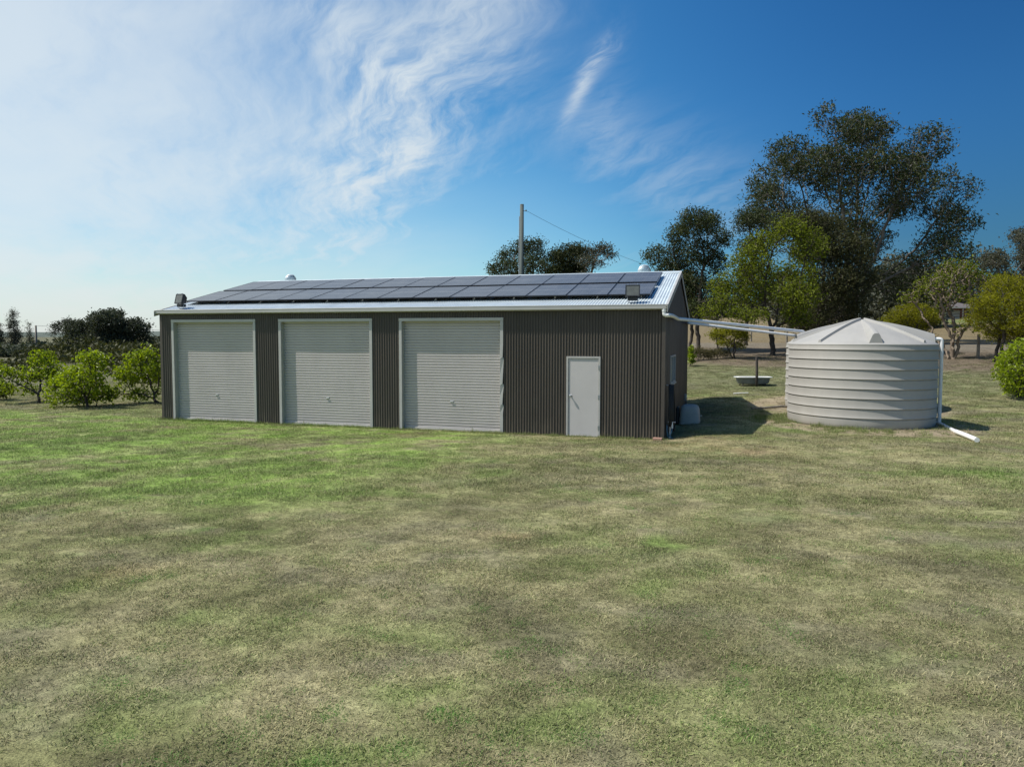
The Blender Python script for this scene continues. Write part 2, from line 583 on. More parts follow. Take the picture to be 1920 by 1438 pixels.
def vnoise(x, y, seed=0):
    ix, iy = np.floor(x), np.floor(y)
    fx, fy = x - ix, y - iy
    fx, fy = fx * fx * (3 - 2 * fx), fy * fy * (3 - 2 * fy)
    a, b = _hash(ix, iy, seed), _hash(ix + 1, iy, seed)
    c, d_ = _hash(ix, iy + 1, seed), _hash(ix + 1, iy + 1, seed)
    return (a * (1 - fx) + b * fx) * (1 - fy) + (c * (1 - fx) + d_ * fx) * fy


def fbm(x, y, seed=0, octv=4, gain=0.5):
    s, a, tot = 0.0, 1.0, 0.0
    for o in range(octv):
        s = s + a * vnoise(x * 2 ** o + 17.3 * o, y * 2 ** o - 9.1 * o, seed + o)
        tot += a
        a *= gain
    return s / tot


VX = np.array([-400, -200, -30, 9, 13, 17, 23, 29, 32, 39, 52, 70, 114, 200, 400, 5000.])
VZ = np.array([-5, -4, 0, 0.0, .22, .43, .92, 1.4, 1.55, 2.0, 2.15, 2.7, 5.4, 9, 13, 15.])
TANK = (5.31, 4.88)
TANK2 = (5.55, 9.27)


def smooth01(t):
    t = np.clip(t, 0, 1)
    return t * t * (3 - 2 * t)


def height(x, y):
    x = np.asarray(x, float)
    y = np.asarray(y, float)
    v = y + 0.35 * x
    z = sum(np.interp(v + o, VX, VZ) for o in (-2, -1, 0, 1, 2)) / 5
    z = z - np.minimum(0.05 * np.maximum(0, -32 - x), 9)
    far = smooth01((np.hypot(x, y) - 40) / 200)
    z = z + far * (fbm(x / 130, y / 130, 5, 3) - 0.5) * 3
    # soft lawn undulation, flattened round the shed and the tanks
    ds = np.maximum(np.maximum(-15.8 - x, x - 0.3), np.maximum(-0.3 - y, y - 10.5))
    dt = np.minimum(np.hypot(x - TANK[0], y - TANK[1]), np.hypot(x - TANK2[0], y - TANK2[1])) - 2.1
    flat = smooth01(np.minimum(ds, dt) / 2.5)
    z = z + flat * ((fbm(x / 5, y / 5, 11, 3) - 0.5) * 0.16 + (fbm(x / 0.8, y / 0.8, 23, 2) - 0.5) * 0.035)
    z = z + 0.09 * smooth01((x - .15) / .9) * smooth01((y + 2.5) / 2.5) * smooth01((15 - y) / 4) * smooth01((9 - x) / 3)
    # low pads: shed stands 3 cm proud, tanks on a 12 cm mound that falls away
    z = np.where((ds < 0.4) & (x < .12), np.minimum(z, -0.01 - 0.02 * smooth01(ds / 0.3)), z)
    mound = 0.13 * smooth01(1 - dt / 1.5)
    mound = mound * (0.8 + 0.4 * fbm(x * 1.1, y * 1.1, 41, 2))
    z = np.where(dt < 0.0, 0.10, np.maximum(z, z * 0.3 + mound * smooth01(dt / 0.3) + 0.1 * (1 - smooth01(dt / 0.3))))
    return z


def gz(x, y):
    return float(height(np.array([x]), np.array([y]))[0])


GREEN = [(-14.7, -5.2, 2.4), (-11.6, -6.7, 1.6), (-10.5, -5.6, 1.3), (-10.1, -8.7, 1.2), (-7.9, -6.3, 1.3), (-6.1, -6.3, 1.1), (-4.7, -5.3, .7),
         (-4.3, -8.3, .6), (-5.7, -8.8, .7), (-13.8, -3.9, 2.0), (-8.7, -10.3, .7), (-5.3, -11.3, .45), (-4.9, -10.9, .6), (-5.6, -11.5, .35),
         (-7.1, -8.8, .8), (-4.6, -13.1, .4), (-2.8, -13.6, .4), (-0.7, -13.9, .15), (-0.4, -14.8, .2), (0.2, -14.2, .5), (0.2, -9.6, .55),
         (0.9, -9.7, .5), (1.3, -10.6, .4), (6.4, -3.3, 1.2), (-2.7, -5.9, .5), (4.1, 4.2, .8), (1.1, -11.0, .4), (-9.5, -2.0, .8), (-2.6, -6.9, .3),
         (3.0, 2.3, .7), (3.6, 3.0, .5), (4.8, 2.6, .4)]
DARK = [(-9.8, -3.7, .5), (-5.3, -11.4, .3), (-5.9, -11.2, .3), (-4.3, -13.6, .35), (-5.5, -12.9, .4), (0.9, -10.0, .18), (1.5, -12.5, .5),
        (0, -12.8, .4), (-8.5, -3.0, .5), (-7.2, -1.8, .5), (2.4, -8.9, .5), (4.1, -9.6, .5), (-0.3, -12.4, .4), (-2.2, -8.8, .6), (1.5, -12.9, .4)]
STRAW = [(-8.5, -3.3, .8), (-4.6, -7.0, 1.0), (-2.7, -6.4, 1.2), (-1.2, -8.5, 1.0), (1.0, -5.3, 1.6), (2.3, -10.8, .8), (3.4, -10.5, .8), (1.8, -12.6, .5),
         (-3.4, -14.0, .5), (-0.8, -14.2, .4), (4.2, -1.8, 1.5), (-4.4, -12.1, .5), (0.7, -7.6, 1.0), (-0.5, -2.5, 1.5), (2.5, -4.0, 1.3)]
RUST = [(-6.9, -1.0, .35), (1.1, -0.2, .6), (0.7, -1.3, .7), (2.0, -1.7, .7), (-0.9, -9.7, .4), (-4.4, -12.7, .4), (2.2, 9.5, .8), (0.0, 4.6, .5)]
C_STRAW = np.array((0.345, 0.312, 0.172))
C_OLIVE = np.array((0.205, 0.207, 0.093))
C_GREEN = np.array((0.165, 0.250, 0.060))
C_DARK = np.array((0.118, 0.112, 0.056))
C_GREY = np.array((0.225, 0.206, 0.135))
C_RUST = np.array((0.250, 0.175, 0.095))
C_MULCH = np.array((0.155, 0.120, 0.090))
C_PADDOCK = np.array((0.190, 0.152, 0.088))
C_TRACK = np.array((0.185, 0.160, 0.120))
C_FAR = np.array((0.130, 0.135, 0.085))


def lerp(a, b, t):
    return a + (b - a) * t[..., None]


def blobs(x, y, L):
    wx = x + (fbm(x * 1.1, y * 1.1, 61, 3) - 0.5) * 1.1
    wy = y + (fbm(x * 1.1, y * 1.1, 67, 3) - 0.5) * 1.1
    s = np.zeros_like(x)
    for bx, by, r in L:
        s = np.maximum(s, np.exp(-(((wx - bx) / (1.35 * r)) ** 2 + ((wy - by) / r) ** 2)))
    return s


def tone(x, y):
    """the colour the ground cover itself has at x, y: dry and green couch grass, thatch, leaf litter, paddock"""
    x = np.asarray(x, float)
    y = np.asarray(y, float)
    c = np.broadcast_to(C_OLIVE, x.shape + (3,)).copy()
    c = lerp(c, C_STRAW, smooth01((fbm(x / 1.5, y / 0.9, 3, 5, .6) - 0.38) / 0.26) * 0.8)
    c = lerp(c, C_GREY, smooth01((fbm(x / 1.0, y / 0.6, 29, 4, .6) - 0.51) / 0.14) * 0.66)
    c = lerp(c, C_DARK, smooth01((fbm(x / 0.8 + 5, y / 0.45, 37, 4, .6) - 0.54) / 0.12) * 0.52)
    c = lerp(c, C_GREEN, smooth01((fbm(x / 1.1 - 3, y / 0.6, 53, 4, .6) - 0.54) / 0.14) * 0.36)
    # brighter, greener sward towards the bushes' end
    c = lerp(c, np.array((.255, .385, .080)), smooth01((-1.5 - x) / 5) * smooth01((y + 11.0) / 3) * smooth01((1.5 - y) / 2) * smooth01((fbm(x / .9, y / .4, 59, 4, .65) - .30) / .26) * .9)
    n = fbm(x / 0.35, y / 0.35, 71, 3)
    brk = smooth01((n - 0.28) / 0.3)
    c = lerp(c, C_STRAW * 1.02, blobs(x, y, STRAW) * 0.6 * brk)
    c = lerp(c, C_GREEN, blobs(x, y, GREEN) * 0.85 * brk)
    c = lerp(c, C_DARK * 0.8, blobs(x, y, DARK) * 0.8 * brk)
    c = lerp(c, C_RUST, blobs(x, y, RUST) * 0.6 * brk)
    # mowing passes: faint wide arcs
    rr = np.hypot(x - 6, y + 14) + (fbm(x / 3, y / 3, 87, 2) - .5) * 1.0
    an = np.arctan2(x - 6, y + 14)
    st = fbm(rr / 0.42, an * 2.2, 83, 3) - .5
    bd = np.sin(rr * 2 * PI / 1.05)
    w = smooth01((1.0 - y) / 2) * smooth01((y + 17) / 4)
    c = lerp(c, C_STRAW * 1.05, smooth01((st + .09 * bd - .04) / .18) * .40 * w)
    c = lerp(c, C_DARK * 1.15, smooth01((-st - .09 * bd - .05) / .18) * .32 * w)
    v = y + 0.35 * x + (fbm(x / 4, y / 4, 91, 3) - 0.5) * 5
    c = lerp(c, np.array((0.125, 0.122, 0.075)), smooth01((-29 - x) / 8) * .85)
    # green beyond the shed, then litter bank under the trees, track and dry paddock
    side = smooth01((x + 6) / 6)
    c = lerp(c, np.array((0.165, 0.175, 0.095)), smooth01((v - 12) / 5) * 0.6 * side)
    c = lerp(c, C_MULCH, smooth01((v - 23.0) / 3) * 0.9 * side)
    c = lerp(c, C_TRACK, smooth01((v - 37) / 3) * side)
    c = lerp(c, C_PADDOCK, smooth01((v - 52) / 4))
    c = lerp(c, np.array((0.13, 0.19, 0.055)), smooth01((v - 104) / 3) * smooth01((122 - v) / 3) * smooth01((x - 10) / 10) * 0.8)
    c = lerp(c, C_FAR, smooth01((np.hypot(x, y) - 150) / 120) * 0.85)
    # bare worn earth in the strip along the front wall and on the tank mound
    ds = np.maximum(np.maximum(-15.8 - x, x - 0.2), -0.02 - y)
    e = smooth01(1 - ds / 0.35) * smooth01((0.5 - y) / 0.2) * smooth01((x + 9.5) / 3)
    c = lerp(c, np.array((0.36, 0.30, 0.19)), e * 0.7)
    dt = np.minimum(np.hypot(x - TANK[0], y - TANK[1]), np.hypot(x - TANK2[0], y - TANK2[1])) - 2.0
    m = smooth01((1.5 - dt) / .6) * smooth01((fbm(x / 0.5, y / 0.4, 97, 3) - 0.22) / 0.2)
    c = lerp(c, np.array((0.31, 0.255, 0.175)), m * 0.95)
    return c * (0.90 + 0.34 * n)[..., None]


def axis(lo, hi, step, far, g=1.16):
    a = list(np.arange(lo, hi + 1e-6, step))
    s, v = step, hi
    while v < far:
        s *= g
        v += s
        a.append(v)
    s, v = step, lo
    while v > -far:
        s *= g
        v -= s
        a.insert(0, v)
    return np.array(a)


def build_ground():
    xs = axis(-32, 24, 0.17, 6000)
    ys = axis(-17, 20, 0.17, 6000)
    X, Y = np.meshgrid(xs, ys, indexing='ij')
    Z = height(X, Y)
    nx, ny = X.shape
    V = np.stack([X, Y, Z], -1).reshape(-1, 3)
    i, j = np.meshgrid(np.arange(nx - 1), np.arange(ny - 1), indexing='ij')
    a = (i * ny + j).ravel()
    F = np.stack([a, a + ny, a + ny + 1, a + 1], -1)
    T = tone(X, Y).reshape(-1, 3)
    m = bpy.data.materials.new('ground_cover')
    m.use_nodes = True
    N = NT(m.node_tree)
    b = m.node_tree.nodes['Principled BSDF']
    at = N.n('ShaderNodeAttribute', attribute_name='tint').outputs['Color']
    pos = N.n('ShaderNodeNewGeometry').outputs['Position']
    f1 = N.noise(pos, 9.0, 6, 0.7)
    f2 = N.noise(pos, 70.0, 4, 0.7)
    f3 = N.noise(N.mapping(pos, scale=(1, 2.0, 1)), 2.2, 5, 0.65)
    k = N.math('MULTIPLY', N.ramp(f1, 0.3, 0.72, 0.62, 1.28), N.ramp(f2, 0.3, 0.7, 0.62, 1.3))
    k = N.math('MULTIPLY', k, N.ramp(f3, 0.3, 0.7, 0.82, 1.15))
    c = N.vmath('SCALE', at, scale=k)
    N.L.new(c, b.inputs['Base Color'])
    b.inputs['Roughness'].default_value = 0.95
    b.inputs['Specular IOR Level'].default_value = 0.1
    bn = N.n('ShaderNodeBump')
    bn.inputs['Strength'].default_value = 0.9
    bn.inputs['Distance'].default_value = 0.03
    N.L.new(N.math('ADD', f1, N.math('MULTIPLY', f2, 0.6)), bn.inputs['Height'])
    N.L.new(bn.outputs[0], b.inputs['Normal'])
    o = np_mesh('ground', V, F, m, smooth=True, tint=T)
    return kind(o, 'structure')


build_ground()


def build_hills():
    """low blue-green range far off beyond the valley"""
    n = 160
    V, F = [], []
    for i in range(n + 1):
        t = i / n
        az = R(-95 + 130 * t)
        hgt = 16 + 40 * float(fbm(np.array([t * 9.0]), np.array([2.0]), 7, 4)[0])
        for k, (dist, h) in enumerate(((3200, -30), (3600, hgt * 0.55), (4100, hgt), (4700, -30))):
            V.append((math.sin(az) * dist, math.cos(az) * dist, h))
    for i in range(n):
        for k in range(3):
            a = i * 4 + k
            F.append((a, a + 4, a + 5, a + 1))
    o = mesh_obj('hills', V, F, mat('hill_forest', (0.075, 0.095, 0.075), 0.95, var=0.25, vscale=0.01), smooth=True)
    return kind(o, 'structure')


build_hills()

# ------------------------------------------------------------------ shed
L_, W_, H_ = 15.57, 10.28, 3.36
RIDGE_Y, SL = 5.14, 0.2495
SANG = math.atan(SL)
PITCHC, AMP = 0.0765, 0.0110
shed = thing('shed', 'long dark brown corrugated steel shed with three roller doors under a low gable roof', 'shed', (0, 0, 0))
ROLL = [(-15.14, -12.08), (-11.28, -8.20), (-7.36, -4.285)]
ROLL_H = 3.13
PD = (-2.535, -1.632)
PD_H = 2.10


def corrugated_wall(x0, x1, openings, z0, z1, seg=8):
    """vertical corrugations along local x; openings = (xa, xb, top)"""
    xs = set(np.round(np.arange(x0, x1, PITCHC / seg), 5).tolist())
    xs.add(x1)
    for a, b, t in openings:
        xs.update((a, b))
    xs = sorted(xs)
    V, F = [], []
    zf = z1 if callable(z1) else (lambda x: z1)
    for i in range(len(xs) - 1):
        a, b = xs[i], xs[i + 1]
        if b - a < 1e-6:
            continue
        mid = (a + b) / 2
        base = z0
        for (oa, ob, t) in openings:
            if oa < mid < ob:
                base = t
        ya, yb = AMP * math.cos(2 * PI * a / PITCHC), AMP * math.cos(2 * PI * b / PITCHC)
        k = len(V)
        V += [(a, ya, base), (b, yb, base), (b, yb, zf(b)), (a, ya, zf(a))]
        F.append((k, k + 1, k + 2, k + 3))
    me = mesh_obj('wall', V, F, M['cladding'], shed)
    bm = bmesh.new()
    bm.from_mesh(me.data)
    bmesh.ops.remove_doubles(bm, verts=bm.verts, dist=1e-5)
    bm.to_mesh(me.data)
    bm.free()
    shade_auto(me, 60)
    return me


op = [(a + .02, b - .02, ROLL_H - .02) for a, b in ROLL] + [(PD[0] + .02, PD[1] - .02, PD_H - .02)]
w0 = corrugated_wall(-L_ + .03, -.03, op, 0.0, H_ + .04)
wr = corrugated_wall(-L_ + .03, -.03, [], 0.0, H_ + .04)
wr.location = (0, W_, 0)
WIN = (1.78, 3.55, 1.30, 2.10)
gab = lambda t: H_ + .03 + SL * (RIDGE_Y - abs(t - RIDGE_Y))
# gable ends: local x runs along world y; the window hole is cut by building wall above and below it
for X, sgn in ((0.0, 1), (-L_, -1)):
    o1 = corrugated_wall(0.03, W_ - .03, [(WIN[0] + .02, WIN[1] - .02, WIN[3] - .02)] if sgn > 0 else [], 0.0, gab)
    o1.rotation_euler = (0, 0, R(90))
    o1.location = (X, 0, 0)
    if sgn > 0:
        o2 = corrugated_wall(WIN[0] + .02, WIN[1] - .02, [], 0.0, WIN[2] + .02)
        o2.rotation_euler = (0, 0, R(90))
        o2.location = (X, 0, 0)
# corner flashings (L shaped)
for X, Y, sx, sy in ((0, 0, 1, -1), (-L_, 0, -1, -1), (0, W_, 1, 1), (-L_, W_, -1, 1)):
    b = MB()
    t = 0.014
    b.box(min(X + sx * t, X - sx * .075), max(X + sx * t, X - sx * .075), min(Y + sy * .011, Y + sy * .014), max(Y + sy * .011, Y + sy * .014), -.03, H_ + .02)
    b.box(min(X + sx * .011, X + sx * .014), max(X + sx * .011, X + sx * .014), min(Y + sy * .0108, Y - sy * .075), max(Y + sy * .0108, Y - sy * .075), -.03, H_ + .02)
    b.build('corner_trim', M['cladding_trim'], shed)
MB().box(-L_ - .0, 0.0, 0.02, W_ - .02, -.35, -.004).box(-15.25, -4.2, -.085, .02, -.2, -.006).build('slab', M['concrete'], shed)


def roller_door(x0, x1, dented=False):
    rec = 0.135
    # curtain: rolled steel ribs running across
    prof = []
    pz, z = 0.0775, 0.055
    while z < ROLL_H - .05:
        for dz, dy in ((0, 0), (.030, -.004), (.046, -.001), (.051, .020), (.066, .020), (.0725, 0)):
            prof.append((min(z + dz, ROLL_H - .04), rec + dy))
        z += pz
    xa, xb = x0 + .085, x1 - .085
    V, F = [], []
    nseg = 6
    for (zz, yy) in prof:
        for s in range(nseg + 1):
            x = xa + (xb - xa) * s / nseg
            V.append((x, yy + 0.004 * math.sin(7.1 * s + zz * 2.3) * (1 if 0 < s < nseg else 0), zz))
    n = nseg + 1
    for i in range(len(prof) - 1):
        for s in range(nseg):
            F.append((i * n + s, i * n + s + 1, (i + 1) * n + s + 1, (i + 1) * n + s))
    cur = mesh_obj('roller_door', V, F, M['door_paint'], shed)
    MB().bbox(xa + .004, xb - .004, rec - .03, rec + .02, -.002, .058, .006).build('bottom_rail', M['trim_paint'], cur)
    xm = (xa + xb) / 2
    lk = MB().bbox(xm - .05, xm + .05, rec - .012, rec - .002, .785, .835, .004)
    lk.tube([(xm - .02, rec - .012, .81), (xm - .02, rec - .028, .81)], .012, 8).bbox(xm - .05, xm + .045, rec - .036, rec - .026, .80, .82, .004)
    lk.build('lock_handle', M['alloy'], cur)
    MB().bbox(x0 - .004, x1 + .004, -.03, rec + .02, ROLL_H - .085, ROLL_H, .004).build('head_trim', M['trim_paint'], cur)
    j = MB().bbox(x0, x0 + .085, -.026, rec + .03, -.01, ROLL_H - .087, .004).build('jamb_trim', M['trim_paint'], cur)
    if not dented:
        MB().bbox(x1 - .085, x1, -.026, rec + .03, -.01, ROLL_H - .087, .004).build('jamb_trim', M['trim_paint'], cur)
    else:
        # knocked about: kinks where something hit the flashing
        zs = [-.01, .55, .74, .80, 1.02, 1.30, 1.36, 1.60, 2.02, 2.07, 2.4, ROLL_H - .087]
        off = [0, .0, .018, -.016, -.004, .02, -.014, -.002, .018, -.012, 0, 0]
        V, F = [], []
        for zz, o in zip(zs, off):
            V += [(x1 - .085 + o * .5, -.026 - abs(o) * .6, zz), (x1 + o, -.026 + o * .5, zz), (x1 + o * .3, rec + .03, zz), (x1 - .085, rec + .03, zz)]
        for i in range(len(zs) - 1):
            for k in range(4):
                F.append((i * 4 + k, i * 4 + (k + 1) % 4, i * 4 + 4 + (k + 1) % 4, i * 4 + 4 + k))
        F += [(3, 2, 1, 0), tuple(len(V) - 4 + k for k in range(4))]
        jd = mesh_obj('jamb_trim', V, F, M['trim_paint'], cur)
        jd['label'] = 'dented door jamb with kinked edge'
    return cur


for i, (a, b) in enumerate(ROLL):
    roller_door(a, b, i == 2)

# personnel door
fr = MB()
a, b = PD
fr.bbox(a, a + .05, -.03, .06, -.0, PD_H, .004).bbox(b - .05, b, -.03, .06, -.0, PD_H, .004)
fr.bbox(a + .051, b - .051, -.03, .06, PD_H - .05, PD_H, .004).bbox(a + .051, b - .051, -.034, .06, -.012, .03, .004)
door = MB().bbox(a + .054, b - .054, -.008, .03, .034, PD_H - .054, .005).build('door', M['leaf_door_paint'], shed)
fr.build('door_frame', M['trim_paint'], door)
hd = MB().tube([(a + .115, -.008, 1.07), (a + .115, -.016, 1.07)], .034, 16)
hd.tube([(a + .115, -.016, 1.07), (a + .115, -.055, 1.07)], .016, 10)
hd.lathe([(.001, 0), (.02, .002), (.03, .014), (.03, .028), (.02, .042), (.001, .046)], 16)
k0 = len(hd.v) - 6 * 16
hd.v = hd.v[:k0] + [(a + .115 + p[0], -.053 - p[2], 1.07 + p[1]) for p in hd.v[k0:]]
shade_auto(hd.build('door_handle', M['steel'], door))
for zz in (.25, 1.05, 1.82):
    MB().tube([(b - .052, -.034, zz - .05), (b - .052, -.034, zz + .05)], .010, 8).bbox(b - .058, b - .02, -.0345, -.030, zz - .05, zz + .05, .001).build('hinge', M['alloy'], door)

# side window, aluminium slider
wf = MB()
X0 = -.02
y0, y1, z0, z1 = WIN
for (ya, yb, za, zb) in ((y0, y1, z0, z0 + .045), (y0, y1, z1 - .045, z1), (y0, y0 + .045, z0 + .046, z1 - .046), (y1 - .045, y1, z0 + .046, z1 - .046),
                         ((y0 + y1) / 2 - .02, (y0 + y1) / 2 + .02, z0 + .046, z1 - .046)):
    wf.bbox(-.03, .035, ya, yb, za, zb, .004)
win = wf.build('window', M['trim_paint'], shed)
for ya, yb, xx in ((y0 + .044, (y0 + y1) / 2 - .018, .004), ((y0 + y1) / 2 + .018, y1 - .044, -.006)):
    MB().box(xx - .003, xx + .003, ya, yb, z0 + .044, z1 - .044).build('pane', M['window_glass'], win)
MB().bbox(.012, .06, y0 - .04, y1 + .04, z0 - .05, z0 - .003, .004).build('sill', M['trim_paint'], win)

# roof sheets
EAVE = -.16
XO0, XO1 = -L_ - .06, .06


def roof_sheet(front=True):
    seg = 8
    n = int((XO1 - XO0) / (PITCHC / seg))
    V, F = [], []
    for i in range(n + 1):
        x = XO0 + (XO1 - XO0) * i / n
        dz = AMP * math.cos(2 * PI * x / PITCHC)
        for y in ((EAVE, RIDGE_Y) if front else (W_ - EAVE, RIDGE_Y)):
            V.append((x, y, H_ + .055 + SL * (RIDGE_Y - abs(y - RIDGE_Y)) + dz))
    for i in range(n):
        F.append((i * 2, i * 2 + 2, i * 2 + 3, i * 2 + 1))
    return mesh_obj('roof_sheet', V, F, M['zinc'], shed, smooth=True)


roof_sheet(True)
roof_sheet(False)
zr = H_ + .055 + SL * RIDGE_Y
rc = MB()
V, F = [], []
nn = 400
for i in range(nn + 1):
    x = XO0 - .01 + (XO1 - XO0 + .02) * i / nn
    for (yy, h) in ((-.22, -.22 * SL + .016 - (.010 if i % 2 else 0)), (-.21, -.21 * SL + .02), (-.03, .022), (0, .035), (.03, .022), (.21, -.21 * SL + .02), (.22, -.22 * SL + .016 - (.010 if i % 2 else 0))):
        V.append((x, RIDGE_Y + yy, zr + h - (abs(yy) < .001) * 0))
for i in range(nn):
    for k in range(6):
        F.append((i * 7 + k, i * 7 + 7 + k, i * 7 + 8 + k, i * 7 + k + 1))
mesh_obj('ridge_cap', V, F, M['zinc'], shed)
# barge caps along the four verges
for X, s in ((XO1, 1), (XO0, -1)):
    for ya, yb in ((EAVE - .02, RIDGE_Y - .002), (W_ - EAVE + .02, RIDGE_Y + .002)):
        za = H_ + .055 + SL * (RIDGE_Y - abs(ya - RIDGE_Y))
        zb = H_ + .055 + SL * (RIDGE_Y - abs(yb - RIDGE_Y))
        x0, x1 = sorted((X - s * .05, X + s * .012))
        V = []
        for (y, z) in ((ya, za), (yb, zb)):
            V += [(x0, y, z + .013), (x1, y, z + .013), (x1, y, z + .024), (x0, y, z + .024)]
        xo, xi = X + s * .0125, X + s * .0015
        xo, xi = max(xo, xi), min(xo, xi)
        V2 = []
        for (y, z) in ((ya, za), (yb, zb)):
            V2 += [(xi, y, z - .14), (xo, y, z - .14), (xo, y, z + .0125), (xi, y, z + .0125)]
        Q = [(0, 1, 5, 4), (1, 2, 6, 5), (2, 3, 7, 6), (3, 0, 4, 7), (3, 2, 1, 0), (4, 5, 6, 7)]
        MB().add(V, Q).add(V2, Q).build('barge_cap', M['trim_paint'], shed)
# quad gutters with a rolled lip
for Y, s in ((-.016, -1), (W_ + .016, 1)):
    pr = [(0, .125), (0, .0), (.118, .0), (.125, .012), (.125, .098), (.132, .106), (.125, .113), (.117, .106), (.117, .016), (.006, .006), (.006, .125)]
    V, F = [], []
    for x in (XO0 - .015, XO1 + .015):
        for (o, z) in pr:
            V.append((x, Y + s * (o + .02), H_ - .045 + z))
    n = len(pr)
    for k in range(n - 1):
        F.append((k, k + 1, n + k + 1, n + k))
    g = MB().add(V, F)
    for x in (XO0 - .0155, XO1 + .0125):
        yy = sorted((Y + s * .02, Y + s * .146))
        g.box(x, x + .003, yy[0], yy[1], H_ - .046, H_ + .068)
    g.build('gutter', M['trim_paint'], shed)
# fascia behind the gutter closes the eave
MB().box(-L_ + .02, -.02, -.030, -.014, H_ - .06, H_ + .04).build('fascia', M['trim_paint'], shed)

# ------------------------------------------------------------------ solar panels: 2 rows of 13
PW, PH, PT = 1.128, 1.73, 0.035
ORD = ['first', 'second', 'third', 'fourth', 'fifth', 'sixth', 'seventh', 'eighth', 'ninth', 'tenth', 'eleventh', 'twelfth', 'last']
proto = None
for row, ya in (('lower', 0.80), ('upper', 2.665)):
    for k in range(13):
        x = -15.29 + k * 1.1415 + (0.0 if row == 'upper' else 0.0)
        z = H_ + .055 + SL * ya + .105
        if proto is None:
            proto = thing('solar_panel', 'x', 'solar panel', (0, 0, 0))
            f = MB()
            f.box(0, PW, 0, .018, 0, PT).box(0, PW, PH - .018, PH, 0, PT).box(0, .018, .0181, PH - .0181, 0, PT).box(PW - .018, PW, .0181, PH - .0181, 0, PT)
            f.build('panel_frame', M['panel_frame'], proto)
            MB().box(.0182, PW - .0182, .0182, PH - .0182, .006, PT - .003).build('panel_glass', M['solar_glass'], proto)
            o = proto
        else:
            o = copy_tree(proto)
        o.location = (x, ya, z + (rng.random() - .5) * .006)
        o.rotation_euler = (SANG + (rng.random() - .5) * .004, (rng.random() - .5) * .003, 0)
        if k == 12:
            lab = f'solar panel at the right-hand end of the {row} row, beside bare zinc roof' if row == 'upper' else 'solar panel at the right-hand end of the lower row, behind the floodlight'
        elif k == 0:
            lab = f'solar panel at the left-hand end of the {row} row on the shed roof'
        else:
            lab = f'{ORD[k]} solar panel from the left in the {row} row on the shed roof'
        tag(o, lab, 'solar panel', 'solar panels in two rows on the shed roof')
for row, yr, lab in (('lower', 1.05, 'aluminium rail on feet under the front edge of the lower solar panel row'),
                     ('upper', 2.95, 'aluminium rail on feet under the front edge of the upper solar panel row')):
    zb = H_ + .055 + SL * yr
    b = MB().box(-15.25, -.5, yr - .02, yr + .02, zb + .06, zb + .10)
    rail = b.build('mounting_rail', M['alloy'])
    tag(rail, lab, 'rail', 'rails that carry the solar panels')
    for k in range(13):
        xx = -15.0 + k * 1.19
        MB().box(xx - .02, xx + .02, yr - .09, yr - .021, zb - .012, zb + .004).box(xx - .02, xx + .02, yr - .027, yr - .0205, zb + .004, zb + .09).build('foot', M['alloy'], rail)


# ------------------------------------------------------------------ roof ventilators
def ventilator(x, y, label, spin):
    z = H_ + .055 + SL * (RIDGE_Y - abs(y - RIDGE_Y))
    t = thing('roof_ventilator', label, 'roof vent', (x, y, z), 'spinning ventilators on the shed roof')
    MB().lathe([(.19, -.06), (.165, .0), (.15, .05), (.15, .10), (.165, .105), (.165, .12), (.001, .12)], 28).build('collar', M['alloy'], t, True)
    vn = MB()
    nv = 26
    for i in range(nv):
        a0 = 2 * PI * i / nv + spin
        V = []
        for k in range(9):
            u = k / 8
            r = .135 + .09 * math.sin(PI * (0.12 + .80 * u)) - .03 * u
            zz = .125 + .25 * u
            a = a0 + .45 * u
            V.append((r * math.cos(a), r * math.sin(a), zz))
            V.append(((r - .012) * math.cos(a + .17), (r - .012) * math.sin(a + .17), zz))
        vn.add(V, [(2 * k, 2 * k + 1, 2 * k + 3, 2 * k + 2) for k in range(8)])
    kind(vn.build('vane', M['zinc'], t), 'stuff')
    MB().lathe([(.145, .372), (.13, .392), (.08, .408), (.001, .414)], 28).build('cap', M['zinc'], t, True)
    return t


ventilator(-1.17, RIDGE_Y + .45, 'silver spinning roof vent behind the last panel, near the downpipe end', 0)
ventilator(-14.55, RIDGE_Y + .45, 'silver spinning roof vent behind the panels at the end by the green bushes', .1)


